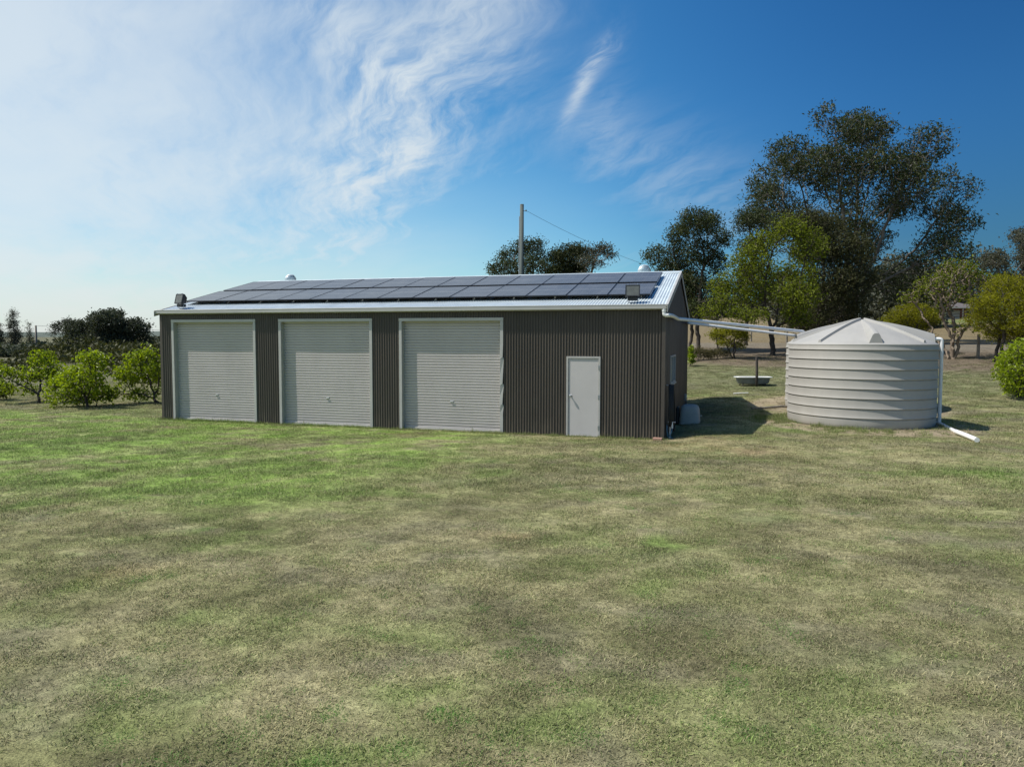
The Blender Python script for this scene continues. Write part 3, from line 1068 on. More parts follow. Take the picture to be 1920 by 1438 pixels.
# ------------------------------------------------------------------ floodlights
def floodlight(x, y, rot, label):
    z = H_ + .055 + SL * (y) + .008
    t = thing('floodlight', label, 'floodlight', (x, y, z), 'black floodlights on the roof edge', (0, 0, rot))
    MB().tube(bend([(-.13, -.02, .20), (-.13, -.02, .005), (.13, -.02, .005), (.13, -.02, .20)], .05, 6), .009, 8).build('bracket', M['alloy'], t, True)
    tl = Matrix.Translation((0, -.02, .29)) @ Matrix.Rotation(R(-14), 4, 'X')
    hb = MB()
    # tapering housing: wide at the glass, narrow behind
    f0 = [(-.185, -.07, -.15), (.185, -.07, -.15), (.185, -.07, .155), (-.185, -.07, .155)]
    f1 = [(-.185, -.02, -.15), (.185, -.02, -.15), (.185, -.02, .155), (-.185, -.02, .155)]
    f2 = [(-.13, .11, -.10), (.13, .11, -.10), (.13, .11, .08), (-.13, .11, .08)]
    Q = []
    for k in range(2):
        for j in range(4):
            Q.append((k * 4 + j, k * 4 + (j + 1) % 4, k * 4 + 4 + (j + 1) % 4, k * 4 + 4 + j))
    Q.append((8, 9, 10, 11))
    hb.add([tl @ Vector(p) for p in f0 + f1 + f2], Q)
    for k in range(5):
        xx = -.10 + .05 * k
        hb.box(xx - .004, xx + .004, .04, .125, -.09, .07, tl)
    hb.build('housing', M['black_metal'], t)
    rim = MB()
    for (xa, xb, za, zb) in ((-.187, .187, -.153, -.128), (-.187, .187, .132, .157), (-.187, -.162, -.1278, .1318), (.162, .187, -.1278, .1318)):
        rim.box(xa, xb, -.083, -.0705, za, zb, tl)
    rim.build('rim', M['black_metal'], t)
    MB().box(-.1615, .1615, -.0765, -.072, -.1275, .1315, tl).build('lens', M['lens'], t)
    rf = MB()
    rf.add([tl @ Vector(p) for p in ((-.155, -.0715, -.12), (.155, -.0715, -.12), (.155, -.0715, .125), (-.155, -.0715, .125))], [(0, 1, 2, 3)])
    rf.build('reflector', M['steel'], t)
    for xx in (-.12, .12):
        MB().box(xx - .012, xx + .012, -.09, -.066, .157, .172, tl).build('clip', M['steel'], t)
    MB().bbox(-.125, .125, -.09, .07, .055, .145, .008).build('gear_box', M['black_metal'], t)
    return t


floodlight(-.86, .30, R(4), 'black floodlight with pale lens on the roof edge in front of the last panel')
floodlight(-14.93, .22, R(-16), 'black floodlight tilted sideways on the roof corner nearest the green bushes')

# ------------------------------------------------------------------ rainwater pipes
P = bend([(-.02, -.10, H_ - .03), (-.02, -.10, H_ - .20), (.11, -.10, H_ - .205), (.15, .4, H_ - .205), (.15, 2.55, H_ - .225), (3.95, 8.90, 2.85), (4.08, 9.0, 2.84), (4.09, 9.01, 2.72)], .07, 6)
p1 = MB().tube(P, .052, 14).build('rainwater_pipe', M['pvc'], None)
shade_auto(p1, 50)
tag(p1, 'upper white pipe dropping from the gutter corner and running across to the rear tank', 'pipe', 'white pipes from the shed to the rear tank')
for q, ax in (((-.02, -.10, H_ - .075), 0),):
    MB().tube([(-.02, -.10, H_ - .045), (-.02, -.10, H_ - .11)], .062, 14).build('collar', M['pvc'], p1)
P = bend([(-.25, W_ + .09, H_ - .03), (-.25, W_ + .09, H_ - .17), (.16, W_ + .06, H_ - .18), (.20, W_ - 3.6, H_ - .25), (3.80, 8.62, 2.69)], .12, 6)
p2 = MB().tube(P, .047, 14).build('rainwater_pipe', M['pvc'], None)
shade_auto(p2, 50)
tag(p2, 'lower white pipe from the back corner of the shed to the rear tank', 'pipe', 'white pipes from the shed to the rear tank')


# ------------------------------------------------------------------ water tanks
def tank(cx, cy, zb, wedges, ribs, label):
    t = thing('water_tank', label, 'water tank', (cx, cy, zb), 'ribbed round rainwater tanks beside the shed')
    Rr, Hh = 2.0, 2.33
    prof = [(1.93, 0.0), (1.965, .02), (1.985, .07), (2.0, .14)]
    gro = [0.285 + k * 0.268 for k in range(8)]
    for g in gro:
        prof += [(2.0, g - .018), (1.988, g - .008), (1.983, g), (2.000, g + .008), (2.022, g + .030), (2.014, g + .05), (2.0, g + .12)]
    prof += [(2.0, Hh - .02), (2.005, Hh)]
    sh = MB().lathe(prof, 96).build('shell', M['poly'], t)
    shade_auto(sh, 40)
    dome = [(2.004, Hh + .001), (1.985, Hh + .022)]
    for k in range(1, 13):
        u = k / 12
        r = 1.985 * (1 - u)
        dome.append((max(r, .001), Hh + .022 + .70 * (1 - (1 - u) ** 1.25)))
    dr = MB().lathe(dome, 96).build('dome_roof', M['poly_roof'], t)
    shade_auto(dr, 40)

    def zroof(r):
        u = 1 - r / 1.985
        return Hh + .022 + .70 * (1 - (1 - u) ** 1.25)
    for az in wedges:
        # broad ridge: flat vertical end face at the rim, tapering up to the crown
        V, F = [], []
        n = 11
        for i in range(n):
            u = i / (n - 1)
            r = 1.93 * (1 - u) + .10 * u
            zb_ = zroof(r) - .02
            zt = (Hh + .31) * (1 - u) + (Hh + .735) * u + .05 * math.sin(PI * u)
            zt = max(zt, zb_ + .05)
            wb = .185 * (1 - u) + .10 * u
            wt_ = .075 * (1 - u) + .05 * u
            for (w, z) in ((-wb, zb_), (-wt_ * 1.25, zt - .05), (-wt_ * .7, zt - .008), (0, zt), (wt_ * .7, zt - .008), (wt_ * 1.25, zt - .05), (wb, zb_)):
                V.append((r * math.cos(az) - w * math.sin(az), r * math.sin(az) + w * math.cos(az), z))
        for i in range(n - 1):
            for k in range(6):
                F.append((i * 7 + k, i * 7 + k + 1, i * 7 + 8 + k, i * 7 + 7 + k))
        F.append(tuple(range(6, -1, -1)))
        shade_auto(mesh_obj('inlet_ridge', V, F, M['poly_roof'], t), 30)
    for az in ribs:
        V, F = [], []
        n = 11
        for i in range(n):
            u = i / (n - 1)
            r = 1.90 * (1 - u) + .08 * u
            zz = zroof(r)
            for (w, h) in ((-.055, -.02), (-.026, .07), (.026, .07), (.055, -.02)):
                V.append((r * math.cos(az) - w * math.sin(az), r * math.sin(az) + w * math.cos(az), zz + h))
        for i in range(n - 1):
            for k in range(3):
                F.append((i * 4 + k, i * 4 + k + 1, i * 4 + 5 + k, i * 4 + 4 + k))
        F.append((3, 2, 1, 0))
        shade_auto(mesh_obj('rib', V, F, M['poly_roof'], t), 30)
    return t


t1 = tank(TANK[0], TANK[1], .09, [R(-88), R(2), R(92)], [R(-133), R(-43), R(137), R(47), R(180)], 'large pale ribbed water tank in front, with an overflow pipe down its side')
P = bend([(1.95, .03, 2.49), (2.13, .03, 2.49), (2.15, .06, .06)], .10, 6)
ov = MB().tube(P, .05, 14).build('overflow_pipe', M['pvc'], t1)
shade_auto(ov, 50)
q = t1.location
e0, e1 = Vector((2.14, .05, .05)), Vector((7.32 - q.x, 1.42 - q.y, .02))
oe = MB().tube([(1.93, .62, .06), e0, e0 + (e1 - e0) * .55], .05, 12)
shade_auto(oe.build('drain_pipe', M['pvc'], t1), 50)
fl = MB()
pp, rr = [], []
for k in range(34):
    u = k / 33
    b_ = e0 + (e1 - e0) * (.54 + .46 * u) + Vector((.10 * u * u, .0, .015 * math.sin(u * 3)))
    pp.append(b_)
    rr.append(.056 + (.005 if k % 2 else 0))
fl.tube(pp, rr, 12).build('flexible_end', M['pvc_white'], t1)
t2 = tank(TANK2[0], TANK2[1], .09, [R(205), R(-65), R(25), R(115)], [R(-110), R(-20), R(160), R(70)], 'second pale ribbed water tank, mostly hidden behind the front one')

# ------------------------------------------------------------------ things along the side wall
pc = thing('pump_cover', 'beige dome-topped plastic pump cover on the ground by the side wall', 'pump cover', (.47, 3.60, gz(.47, 3.6)))
V, F = [], []
for (z, s, bv) in ((0.0, 1.03, .05), (.035, 1.03, .05), (.04, .985, .06), (.30, .95, .07), (.44, .90, .09), (.52, .80, .11), (.565, .62, .12), (.585, .35, .10), (.59, .08, .03)):
    ax, ay = .31 * s, .30 * s
    n = 24
    for j in range(n):
        a = 2 * PI * j / n
        ce, se = math.cos(a), math.sin(a)
        V.append((ax * math.copysign(abs(ce) ** .45, ce), ay * math.copysign(abs(se) ** .45, se), z))
n = 24
for i in range(8):
    for j in range(n):
        F.append((i * n + j, i * n + (j + 1) % n, (i + 1) * n + (j + 1) % n, (i + 1) * n + j))
F.append(tuple(8 * n + j for j in range(n)))
shade_auto(mesh_obj('shell', V, F, M['cover'], pc), 40)
for dx_, dy_ in ((.32, .12), (.33, -.2)):
    MB().bbox(dx_ - .02, dx_ + .03, dy_ - .03, dy_ + .03, .02 + .2 * (dy_ > 0), .05 + .2 * (dy_ > 0), .006).build('catch', M['alloy'], pc)
MB().bbox(-.40, -.31, -.2, .25, 0, .50, .03).build('pump_housing', M['black_metal'], pc)

# black bundle of poly pipe hung on the wall
pb = thing('hose_bundle', 'black bundle of hose hanging down the side wall beside the shed corner', 'hose', (.07, .52, 0))
hk = MB().tube([(-.085, 0, 1.36), (.06, 0, 1.36), (.10, 0, 1.40)], .012, 8).build('hook', M['alloy'], pb)
for k in range(15):
    a = (k - 7) / 7
    rr_ = .10 + .02 * rng.random()
    wv = .26 + .12 * rng.random()
    zz = .12 + .25 * rng.random()
    pts = []
    for j in range(25):
        u = 2 * PI * j / 24
        pts.append((.02 + .007 * k + .05 * (1 - math.cos(u)) * .5 * rng.random() ** .2, math.sin(u) * wv * (0.35 + .65 * (1 - math.cos(u)) / 2) + .05 * a,
                    1.37 - (1.37 - zz) * (1 - math.cos(u)) / 2))
    MB().tube(pts, .017, 6, False).build('hose_loop', M['hose_black'], pb, True)
tp = thing('garden_tap', 'white tap on a pipe with thin blue hoses hanging at the shed corner', 'tap', (.16, .30, gz(.2, .3)))
MB().tube([(-.02, 0, 0), (-.02, 0, .46)], .014, 8).build('standpipe', M['pvc'], tp)
MB().tube([(-.08, 0, .42), (.12, 0, .42)], .012, 8).tube([(.02, 0, .42), (.02, 0, .48)], .01, 8).bbox(-.03, .07, -.012, .012, .48, .495, .004).build('handle', M['alloy'], tp)
MB().tube([(.03, 0, .42), (.035, -.01, .36), (.035, -.01, .26)], [.016, .02, .024], 10).build('spout', M['pvc_white'], tp)
MB().tube([(-.10, -.02, .34), (-.10, -.03, .2), (-.07, -.02, .06), (-.04, 0, -.01)], .012, 8).build('hose', M['hose_blue'], tp, True)
MB().tube([(.035, -.01, .27), (.02, -.02, .15), (-.03, -.03, .07), (.06, -.02, -.01)], .010, 8).build('hose', M['hose_blue'], tp, True)
bk = MB().bbox(-.115, .115, -.055, .055, 0, .076, .006).build('brick', M['brick'], None)
bk.location = (-.13, -.16, gz(-.13, -.16) - .01)
bk.rotation_euler = (R(3), 0, R(-6))
tag(bk, 'loose weathered red brick lying at the foot of the corner flashing', 'brick')
ob = thing('outlet_box', 'small pale weatherproof outlet box on the side wall above the pump cover', 'outlet box', (.012, 8.75, .42))
MB().bbox(0, .07, -.08, .08, -.12, .12, .012).build('body', M['cover'], ob)
MB().bbox(.071, .085, -.065, .065, -.02, .10, .006).build('flap', M['pvc'], ob)

# ------------------------------------------------------------------ old bath used as a trough, and its post
bx, by = 2.62, 15.93
bt = thing('bathtub', 'old white enamel bathtub standing on the grass as a trough', 'bathtub', (bx, by, gz(bx, by)), rot=(0, 0, R(16)))


def bath_ring(s, z, k=1.0):
    out = []
    for j in range(32):
        a = 2 * PI * j / 32
        ce, se = math.cos(a), math.sin(a)
        out.append((.84 * s * math.copysign(abs(ce) ** .6, ce), .36 * s * k * math.copysign(abs(se) ** .6, se), z))
    return out


def rings(name, rs, m, par, cap=False):
    V = [p for r in rs for p in r]
    F = [(i * 32 + j, i * 32 + (j + 1) % 32, (i + 1) * 32 + (j + 1) % 32, (i + 1) * 32 + j) for i in range(len(rs) - 1) for j in range(32)]
    if cap:
        F.append(tuple(range(31, -1, -1)))
    return shade_auto(mesh_obj(name, V, F, m, par), 40)


M['tub'] = mat('tub', (0.20, 0.21, 0.21), 0.6, var=0.2, vscale=5, dirt=0.5, dirtcol=(0.05, 0.045, 0.04))
rings('tub', [bath_ring(.62, .07, .8), bath_ring(.78, .10, .85), bath_ring(.86, .2, .88), bath_ring(.90, .375, .92)], M['tub'], bt, True)
rings('rim', [bath_ring(.90, .375, .92), bath_ring(1.0, .37), bath_ring(1.02, .395), bath_ring(1.0, .412), bath_ring(.92, .405, .9), bath_ring(.86, .36, .85), bath_ring(.80, .18, .8), bath_ring(.3, .12, .3)], M['enamel'], bt)
for sx in (-.5, .5):
    for sy in (-.2, .2):
        MB().tube([(sx, sy, .12), (sx * 1.06, sy * 1.1, .0)], [.03, .022], 8).build('foot', M['rusty'], bt)
px_, py_ = 2.76, 15.5
po = MB().tube([(0, 0, -.2), (.01, 0, .6), (-.012, 0, 1.30), (-.012, 0, 1.335)], [.062, .060, .052, .045], 10)
po = po.build('timber_post', M['timber'], None, True, (px_, py_, gz(px_, py_)))
tag(po, 'short dark round timber post standing in front of the old bathtub', 'post')
wp = MB().tube([(1.76, 12.51, gz(1.76, 12.51) + .03), (2.05, 12.60, gz(2.05, 12.6) + .04), (2.35, 12.72, gz(2.35, 12.72) + .03)], .02, 8).build('loose_pipe', M['pvc_white'])
tag(wp, 'short white plastic pipe lying on the grass between shed and bathtub', 'pipe')
# timber edging of the tank pad
ed = MB()
E0, E1 = Vector((2.35, 7.65, 0)), Vector((3.75, 8.95, 0))
for k in range(4):
    a_ = E0 + (E1 - E0) * (k / 4 + .004)
    b_ = E0 + (E1 - E0) * ((k + 1) / 4 - .004)
    ed.tube([(a_.x, a_.y, gz(a_.x, a_.y) + .03), (b_.x, b_.y, gz(b_.x, b_.y) + .035)], .045, 7)
tag(ed.build('log_edging', M['timber_grey']), 'low weathered timber edging beside the rear tank', 'edging')

# ------------------------------------------------------------------ poles and wires
mp = thing('utility_pole', 'tall weathered timber power pole rising behind the shed roof', 'utility pole', (-10.8, 24.6, gz(-10.8, 24.6)))
zb = gz(-10.8, 24.6)
top = 10.76
MB().tube([(0, 0, -.3), (0, 0, 4), (.02, 0, top - zb)], [.16, .145, .115], 12).build('pole', M['pole_timber'], mp, True)
MB().tube([(-.14, -.07, 2), (-.125, -.05, top - zb - .7)], .025, 8).build('conduit', M['alloy'], mp)
MB().lathe([(.12, 0), (.125, .03), (.001, .04)], 12, (.02, 0, top - zb - .01)).build('cap', M['alloy'], mp)
MB().tube([(.12, -.03, top - zb - .4), (.30, -.05, top - zb - .38)], .02, 8).lathe([(.02, -.05), (.045, -.03), (.03, 0), (.045, .03), (.02, .05)], 10, (.30, -.05, top - zb - .38)).build('insulator', M['black_metal'], mp)
wa, wb_ = Vector((-10.5, 24.55, top - .38)), Vector((13.6, 63.4, gz(14.33, 63.46) + 7.28))
pts = []
for k in range(41):
    u = k / 40
    p = wa.lerp(wb_, u)
    p.z -= 3.1 * 4 * u * (1 - u)
    pts.append(p)
pw = MB().tube(pts, .009, 6).build('service_wire', M['wire'])
tag(pw, 'thin black overhead wire sagging from the timber pole down behind the roof vent', 'wire')
gp = thing('utility_pole', 'pale green timber pole standing among trees beyond the tank roof', 'utility pole', (14.33, 63.46, gz(14.33, 63.46)))
MB().tube([(0, 0, -.3), (0, 0, 7.6)], [.19, .14], 12).build('pole', M['pole_green'], gp, True)
MB().tube([(-.8, 0, 7.2), (.8, 0, 7.2)], .055, 6).build('crossarm', M['timber_grey'], gp)
fx, fy = -117.0, 81.4
fz = gz(fx, fy)
fp = thing('utility_pole', 'distant power pole with two crossarms on the skyline beyond the bushes', 'utility pole', (fx, fy, fz), rot=(0, 0, R(-38)))
ftop = 2.55 + (634.5 - 611) / 1362.5 * 131
MB().tube([(0, 0, -.3), (.0, 0, ftop - fz)], [.2, .15], 10).build('pole', M['timber_grey'], fp, True)
for dz_ in (.15, 1.05):
    MB().box(-.75, .75, -.05, .05, ftop - fz - dz_ - .06, ftop - fz - dz_ + .06).build('crossarm', M['timber_grey'], fp)
for k, (ax_, dz_) in enumerate(((-.7, .05), (.7, .05))):
    p0 = Vector((fx + ax_ * .78, fy - ax_ * .6, ftop - dz_))
    p1 = Vector((fx + 95 + ax_, fy + 52, ftop - .4 - dz_))
    pts = []
    for j in range(25):
        u = j / 24
        p = p0.lerp(p1, u)
        p.z -= 1.0 * 4 * u * (1 - u)
        pts.append(p)
    tag(MB().tube(pts, .02, 5).build('power_line', M['wire_pale']), ('nearer' if k else 'farther') + ' pale power line strung from the distant pole behind the domed tree', 'wire', 'power lines beyond the bushes')

# ------------------------------------------------------------------ fences
def fence(pts, hgt, rpost, wires, m, label, name='fence', rail=None, spacing=None):
    base = Vector((pts[0][0], pts[0][1], gz(*pts[0])))
    t = thing(name, label, 'fence', base)
    for (x, y) in pts:
        z = gz(x, y)
        l_ = (rng.random() - .5) * .05
        MB().tube([(x - base.x, y - base.y, z - base.z - .2), (x - base.x + l_, y - base.y, z - base.z + hgt + (rng.random() - .5) * .06)], [rpost, rpost * .9], 8).build('post', m, t)
    for h in wires:
        q = [(x - base.x, y - base.y + rpost * .9, gz(x, y) - base.z + h) for x, y in pts]
        MB().tube(q, rail or .006, 5).build('rail' if rail else 'wire', m if rail else M['wire_pale'], t)
    return t


pa, pb_ = Vector((16.4, 24.5)), Vector((-6.0, 66.0))
fence([tuple((Vector((14.69, 26.93)) + (Vector((6.39, 49.55)) - Vector((14.69, 26.93))) * k / 3.0)) for k in range(-1, 6)],
      1.28, .085, (.3, .6, .9, 1.15), M['timber_grey'], 'post and wire paddock fence with grey timber posts behind the tanks')
fence([(24.0 + 2.6 * k, 98.6 + 0.8 * k) for k in range(7)], 1.25, .07, (.45, .82, 1.2), M['timber'], 'dark pipe rail fence in front of the brick house', rail=.05)

# ------------------------------------------------------------------ far house
hz_ = gz(30, 107)
hs = thing('brick_house', 'low red brick house with dark roof half hidden behind the bushes', 'house', (30.4, 107.2, hz_ - .75), rot=(0, 0, R(16)))
hw = MB()
hw.box(-8.5, 8.5, 0, 7, -.5, .7)
for xa, xb in ((-8.5, -6.2), (-4.6, -1.2), (.2, 2.0), (5.3, 6.3), (7.6, 8.5)):
    hw.box(xa, xb, 0, .25, .7, 2.2)
hw.box(-8.5, 8.5, 0, .25, 2.2, 2.6).box(-8.5, 8.5, 6.75, 7, .7, 2.6).box(-8.5, -8.25, .25, 6.75, .7, 2.6).box(8.25, 8.5, .25, 6.75, .7, 2.6)
hw.build('wall', M['brick_wall'], hs)
MB().box(2.0, 5.3, .06, .16, .7, 2.2).box(2.0, 5.3, -.03, -.002, .05, .69).build('cladding_panel', M['house_cream'], hs)
for xa, xb in ((-6.2, -4.6), (-1.2, .2), (6.3, 7.6)):
    fr_ = MB()
    fr_.box(xa, xb, .05, .2, .7, .78).box(xa, xb, .05, .2, 2.12, 2.2).box(xa, xa + .07, .05, .2, .78, 2.12).box(xb - .07, xb, .05, .2, .78, 2.12).box((xa + xb) / 2 - .03, (xa + xb) / 2 + .03, .05, .2, .78, 2.12)
    w_ = fr_.build('window', M['house_cream'], hs)
    MB().box(xa + .07, xb - .07, .1, .13, .78, 2.12).build('pane', M['dark_glass'], w_)
rf = MB()
rf.add([(-9.2, -.9, 2.55), (9.2, -.9, 2.55), (9.2, 7.7, 2.55), (-9.2, 7.7, 2.55), (-5.5, 3.4, 3.75), (5.5, 3.4, 3.75)], [(0, 1, 5, 4), (1, 2, 5), (2, 3, 4, 5), (3, 0, 4), (3, 2, 1, 0)])
rf.build('roof', M['house_roof'], hs)
MB().box(-9.25, 9.25, -1.0, -.905, 2.44, 2.60).build('fascia', M['house_cream'], hs)
for xx in (-3, 2.05, 5.25):
    MB().box(xx - .06, xx + .06, -.85, -.73, -.4, 2.5).build('verandah_post', M['house_cream'], hs)
MB().box(-2.2, -1.6, 2.6, 3.1, 3.0, 4.2).build('chimney', M['brick_wall'], hs)


# ------------------------------------------------------------------ trees
def grow(base, clumps, D, kill, n_attr, trunk_top, lean=(0, 0), seed=0, iters=220, stems=1, wig=0.18, spread=0.25, flare=.22):
    """space colonisation: limbs reach towards points spread through the crown's clumps"""
    g = np.random.default_rng(seed)
    vol = np.array([c[3] * c[4] * c[5] for c in clumps]) ** 0.8
    cnt = np.maximum(3, (n_attr * vol / vol.sum()).astype(int))
    A = []
    for (cx, cy, cz, rx, ry, rz), k in zip(clumps, cnt):
        u = g.normal(size=(k, 3))
        u /= np.linalg.norm(u, axis=1)[:, None]
        u *= g.random((k, 1)) ** 0.42
        A.append(np.array([cx, cy, cz]) + u * np.array([rx, ry, rz]))
    A = np.concatenate(A)
    nodes, par = [], []
    for s in range(stems):
        p = np.array([0, 0, -.15]) + (np.array([g.normal() * spread, g.normal() * spread, 0]) if s else 0)
        last = -1
        ang = 6.28 * (s / stems) + g.random()
        ns = max(2, int(trunk_top * (0.8 + .4 * g.random() if s else 1) / D))
        for i in range(ns):
            nodes.append(p.copy())
            par.append(last)
            last = len(nodes) - 1
            stp = np.array([lean[0] + g.normal() * wig, lean[1] + g.normal() * wig, 1.0])
            if stems > 1:
                stp[:2] += flare * (.4 + .9 * i / ns) * np.array([math.cos(ang), math.sin(ang)])
            p = p + D * stp / np.linalg.norm(stp)
    nodes = [n_ for n_ in nodes]
    N_ = np.array(nodes)
    d2 = ((A[:, None, :] - N_[None]) ** 2).sum(-1)
    near = d2.argmin(1)
    nd = d2.min(1)
    kids = np.zeros(60000, int)
    for it in range(iters):
        if len(A) == 0 or len(nodes) > 24000:
            break
        dirs = A - np.array(nodes)[near]
        dirs /= np.linalg.norm(dirs, axis=1)[:, None] + 1e-9
        acc = np.zeros((len(nodes), 3))
        np.add.at(acc, near, dirs)
        # a node that has forked already reaches for its nearest point alone, so no point is left hanging between two limbs
        order = np.argsort(-nd)
        solo = np.full(len(nodes), -1)
        solo[near[order]] = order
        act = np.unique(near)
        act = act[kids[act] < 14]
        if len(act) == 0:
            break
        v = acc[act]
        lone = kids[act] >= 2
        v[lone] = dirs[solo[act[lone]]]
        v /= np.linalg.norm(v, axis=1)[:, None] + 1e-9
        v += g.normal(size=v.shape) * wig
        v /= np.linalg.norm(v, axis=1)[:, None] + 1e-9
        new = np.array(nodes)[act] + v * D
        st = len(nodes)
        kids[act] += 1
        for k, q in zip(act, new):
            nodes.append(q)
            par.append(int(k))
        dn = ((A[:, None, :] - new[None]) ** 2).sum(-1)
        bm_ = dn.min(1)
        better = bm_ < nd
        near = np.where(better, st + dn.argmin(1), near)
        nd = np.where(better, bm_, nd)
        keep = nd > kill * kill
        A, near, nd = A[keep], near[keep], nd[keep]
    return np.array(nodes), np.array(par)


VERBOSE = False


def tree(name, label, cat, loc, clumps, leaf, bark, D=.4, kill=.55, n_attr=300, trunk_top=2.0, r_base=.25, r_tip=.012, lean=(0, 0), seed=0, stems=1,
         n_leaf=12, leaf_len=.2, leaf_w=.07, leaf_r=.35, droop=.0, tipdepth=3, group=None, axis_dir=None, spread=.25, wig=.18, face_up=0.0, expo=2.4, tap=1.25, flare=.22):
    x, y = loc
    z = gz(x, y)
    t = thing(name, label, cat, (x, y, z), group)
    # clumps are given as (along, height, radius along, radius up) in the tree's own frame; depth is spread at random
    g = np.random.default_rng(seed + 1000)
    al = np.array(axis_dir if axis_dir is not None else (0.958, 0.286))
    dp = np.array((-al[1], al[0]))
    C = []
    spanw = max(abs(c[0]) + c[2] for c in clumps)
    for (u, h, ru, rh) in clumps:
        w = g.uniform(-1, 1) * min(spanw * .55, max(ru * 1.6, spanw * math.sqrt(max(0.05, 1 - (u / (spanw + .01)) ** 2)) * .6))
        p = al * u + dp * w
        C.append((p[0], p[1], h, ru, ru, rh))
    D, kill, n_attr, n_leaf = D * .75, kill * .56, int(n_attr * 4.6), max(4, int(n_leaf * .95))
    leaf_len, leaf_w = leaf_len * .82, leaf_w * .82
    nodes, par = grow((0, 0, 0), C, D, kill, n_attr, trunk_top, lean, seed, stems=stems, spread=spread, wig=wig, flare=flare)
    n = len(nodes)
    # thickness by the pipe rule, and distance of each node to its farthest tip
    rad = np.zeros(n)
    tipd = np.zeros(n)
    child = np.zeros(n, int)
    for i in range(n - 1, -1, -1):
        if child[i] == 0:
            rad[i] = r_tip ** expo
        p = par[i]
        if p >= 0:
            rad[p] += rad[i]
            tipd[p] = max(tipd[p], tipd[i] + 1)
            child[p] += 1
    rad = rad ** (1 / expo)
    rad = r_tip + ((rad - rad.min()) / max(1e-6, rad.max() - rad.min())) ** tap * (r_base - r_tip)
    rad[par < 0] *= 1.35
    # limbs
    idx = np.where(par >= 0)[0]
    a, b = nodes[par[idx]], nodes[idx]
    ra, rb = rad[par[idx]], rad[idx]
    ra = np.minimum(ra, rb * 1.6)
    tdir = b - a
    tdir /= np.linalg.norm(tdir, axis=1)[:, None] + 1e-9
    ref = np.where(np.abs(tdir[:, 2:3]) > .9, np.array([[1., 0, 0]]), np.array([[0, 0, 1.]]))
    e1 = np.cross(tdir, ref)
    e1 /= np.linalg.norm(e1, axis=1)[:, None] + 1e-9
    e2 = np.cross(tdir, e1)
    S = 6
    b = b + tdir * rb[:, None] * .5
    V = []
    for (c, r) in ((a, ra), (b, rb)):
        for k in range(S):
            an = 2 * PI * k / S
            V.append(c + (e1 * math.cos(an) + e2 * math.sin(an)) * r[:, None])
    V = np.stack(V, 1).reshape(-1, 3)
    off = np.arange(len(idx)) * (2 * S)
    F = np.concatenate([np.stack([off + k, off + (k + 1) % S, off + S + (k + 1) % S, off + S + k], -1) for k in range(S)])
    np_mesh('trunk', V, F, M[bark], t, smooth=True)
    # leaves
    src = nodes[(tipd < tipdepth) & (par >= 0)]
    if len(src) == 0:
        src = nodes
    m = len(src) * n_leaf
    c = np.repeat(src, n_leaf, 0)
    clr = np.repeat(g.random(len(src)), n_leaf)
    c = c + g.normal(size=(m, 3)) * leaf_r * np.array([1, 1, .75]) * .55
    c[:, 2] = np.maximum(c[:, 2], .05)
    ln = g.normal(size=(m, 3))
    ln[:, 2] = ln[:, 2] * (1 - droop) - droop * 1.6
    ln /= np.linalg.norm(ln, axis=1)[:, None]
    nr = g.normal(size=(m, 3))
    nr[:, 2] = nr[:, 2] + face_up * 2
    sd = np.cross(ln, nr)
    sd /= np.linalg.norm(sd, axis=1)[:, None] + 1e-9
    nr = np.cross(sd, ln)
    s = (0.65 + .7 * g.random(m))[:, None]
    l2, w2 = leaf_len * s, leaf_w * s
    fold = nr * w2 * .45
    V = np.stack([c - ln * l2 * .5, c + sd * w2 * .5 + fold, c + ln * l2 * .5, c - sd * w2 * .5 + fold], 1).reshape(-1, 3)
    o4 = np.arange(m) * 4
    F = np.concatenate([np.stack([o4, o4 + 1, o4 + 2], -1), np.stack([o4, o4 + 2, o4 + 3], -1)])
    tn = np.clip(.62 * clr + .45 * g.random(m) - .04, 0, 1)
    T = np.stack([np.repeat(tn, 4), np.repeat(g.random(m), 4), np.zeros(m * 4)], -1)
    if VERBOSE:
        print('tree', name, n, 'nodes', m, 'leaves', z)
    np_mesh('crown', V, F, M[leaf], t, tint=T)
    return t


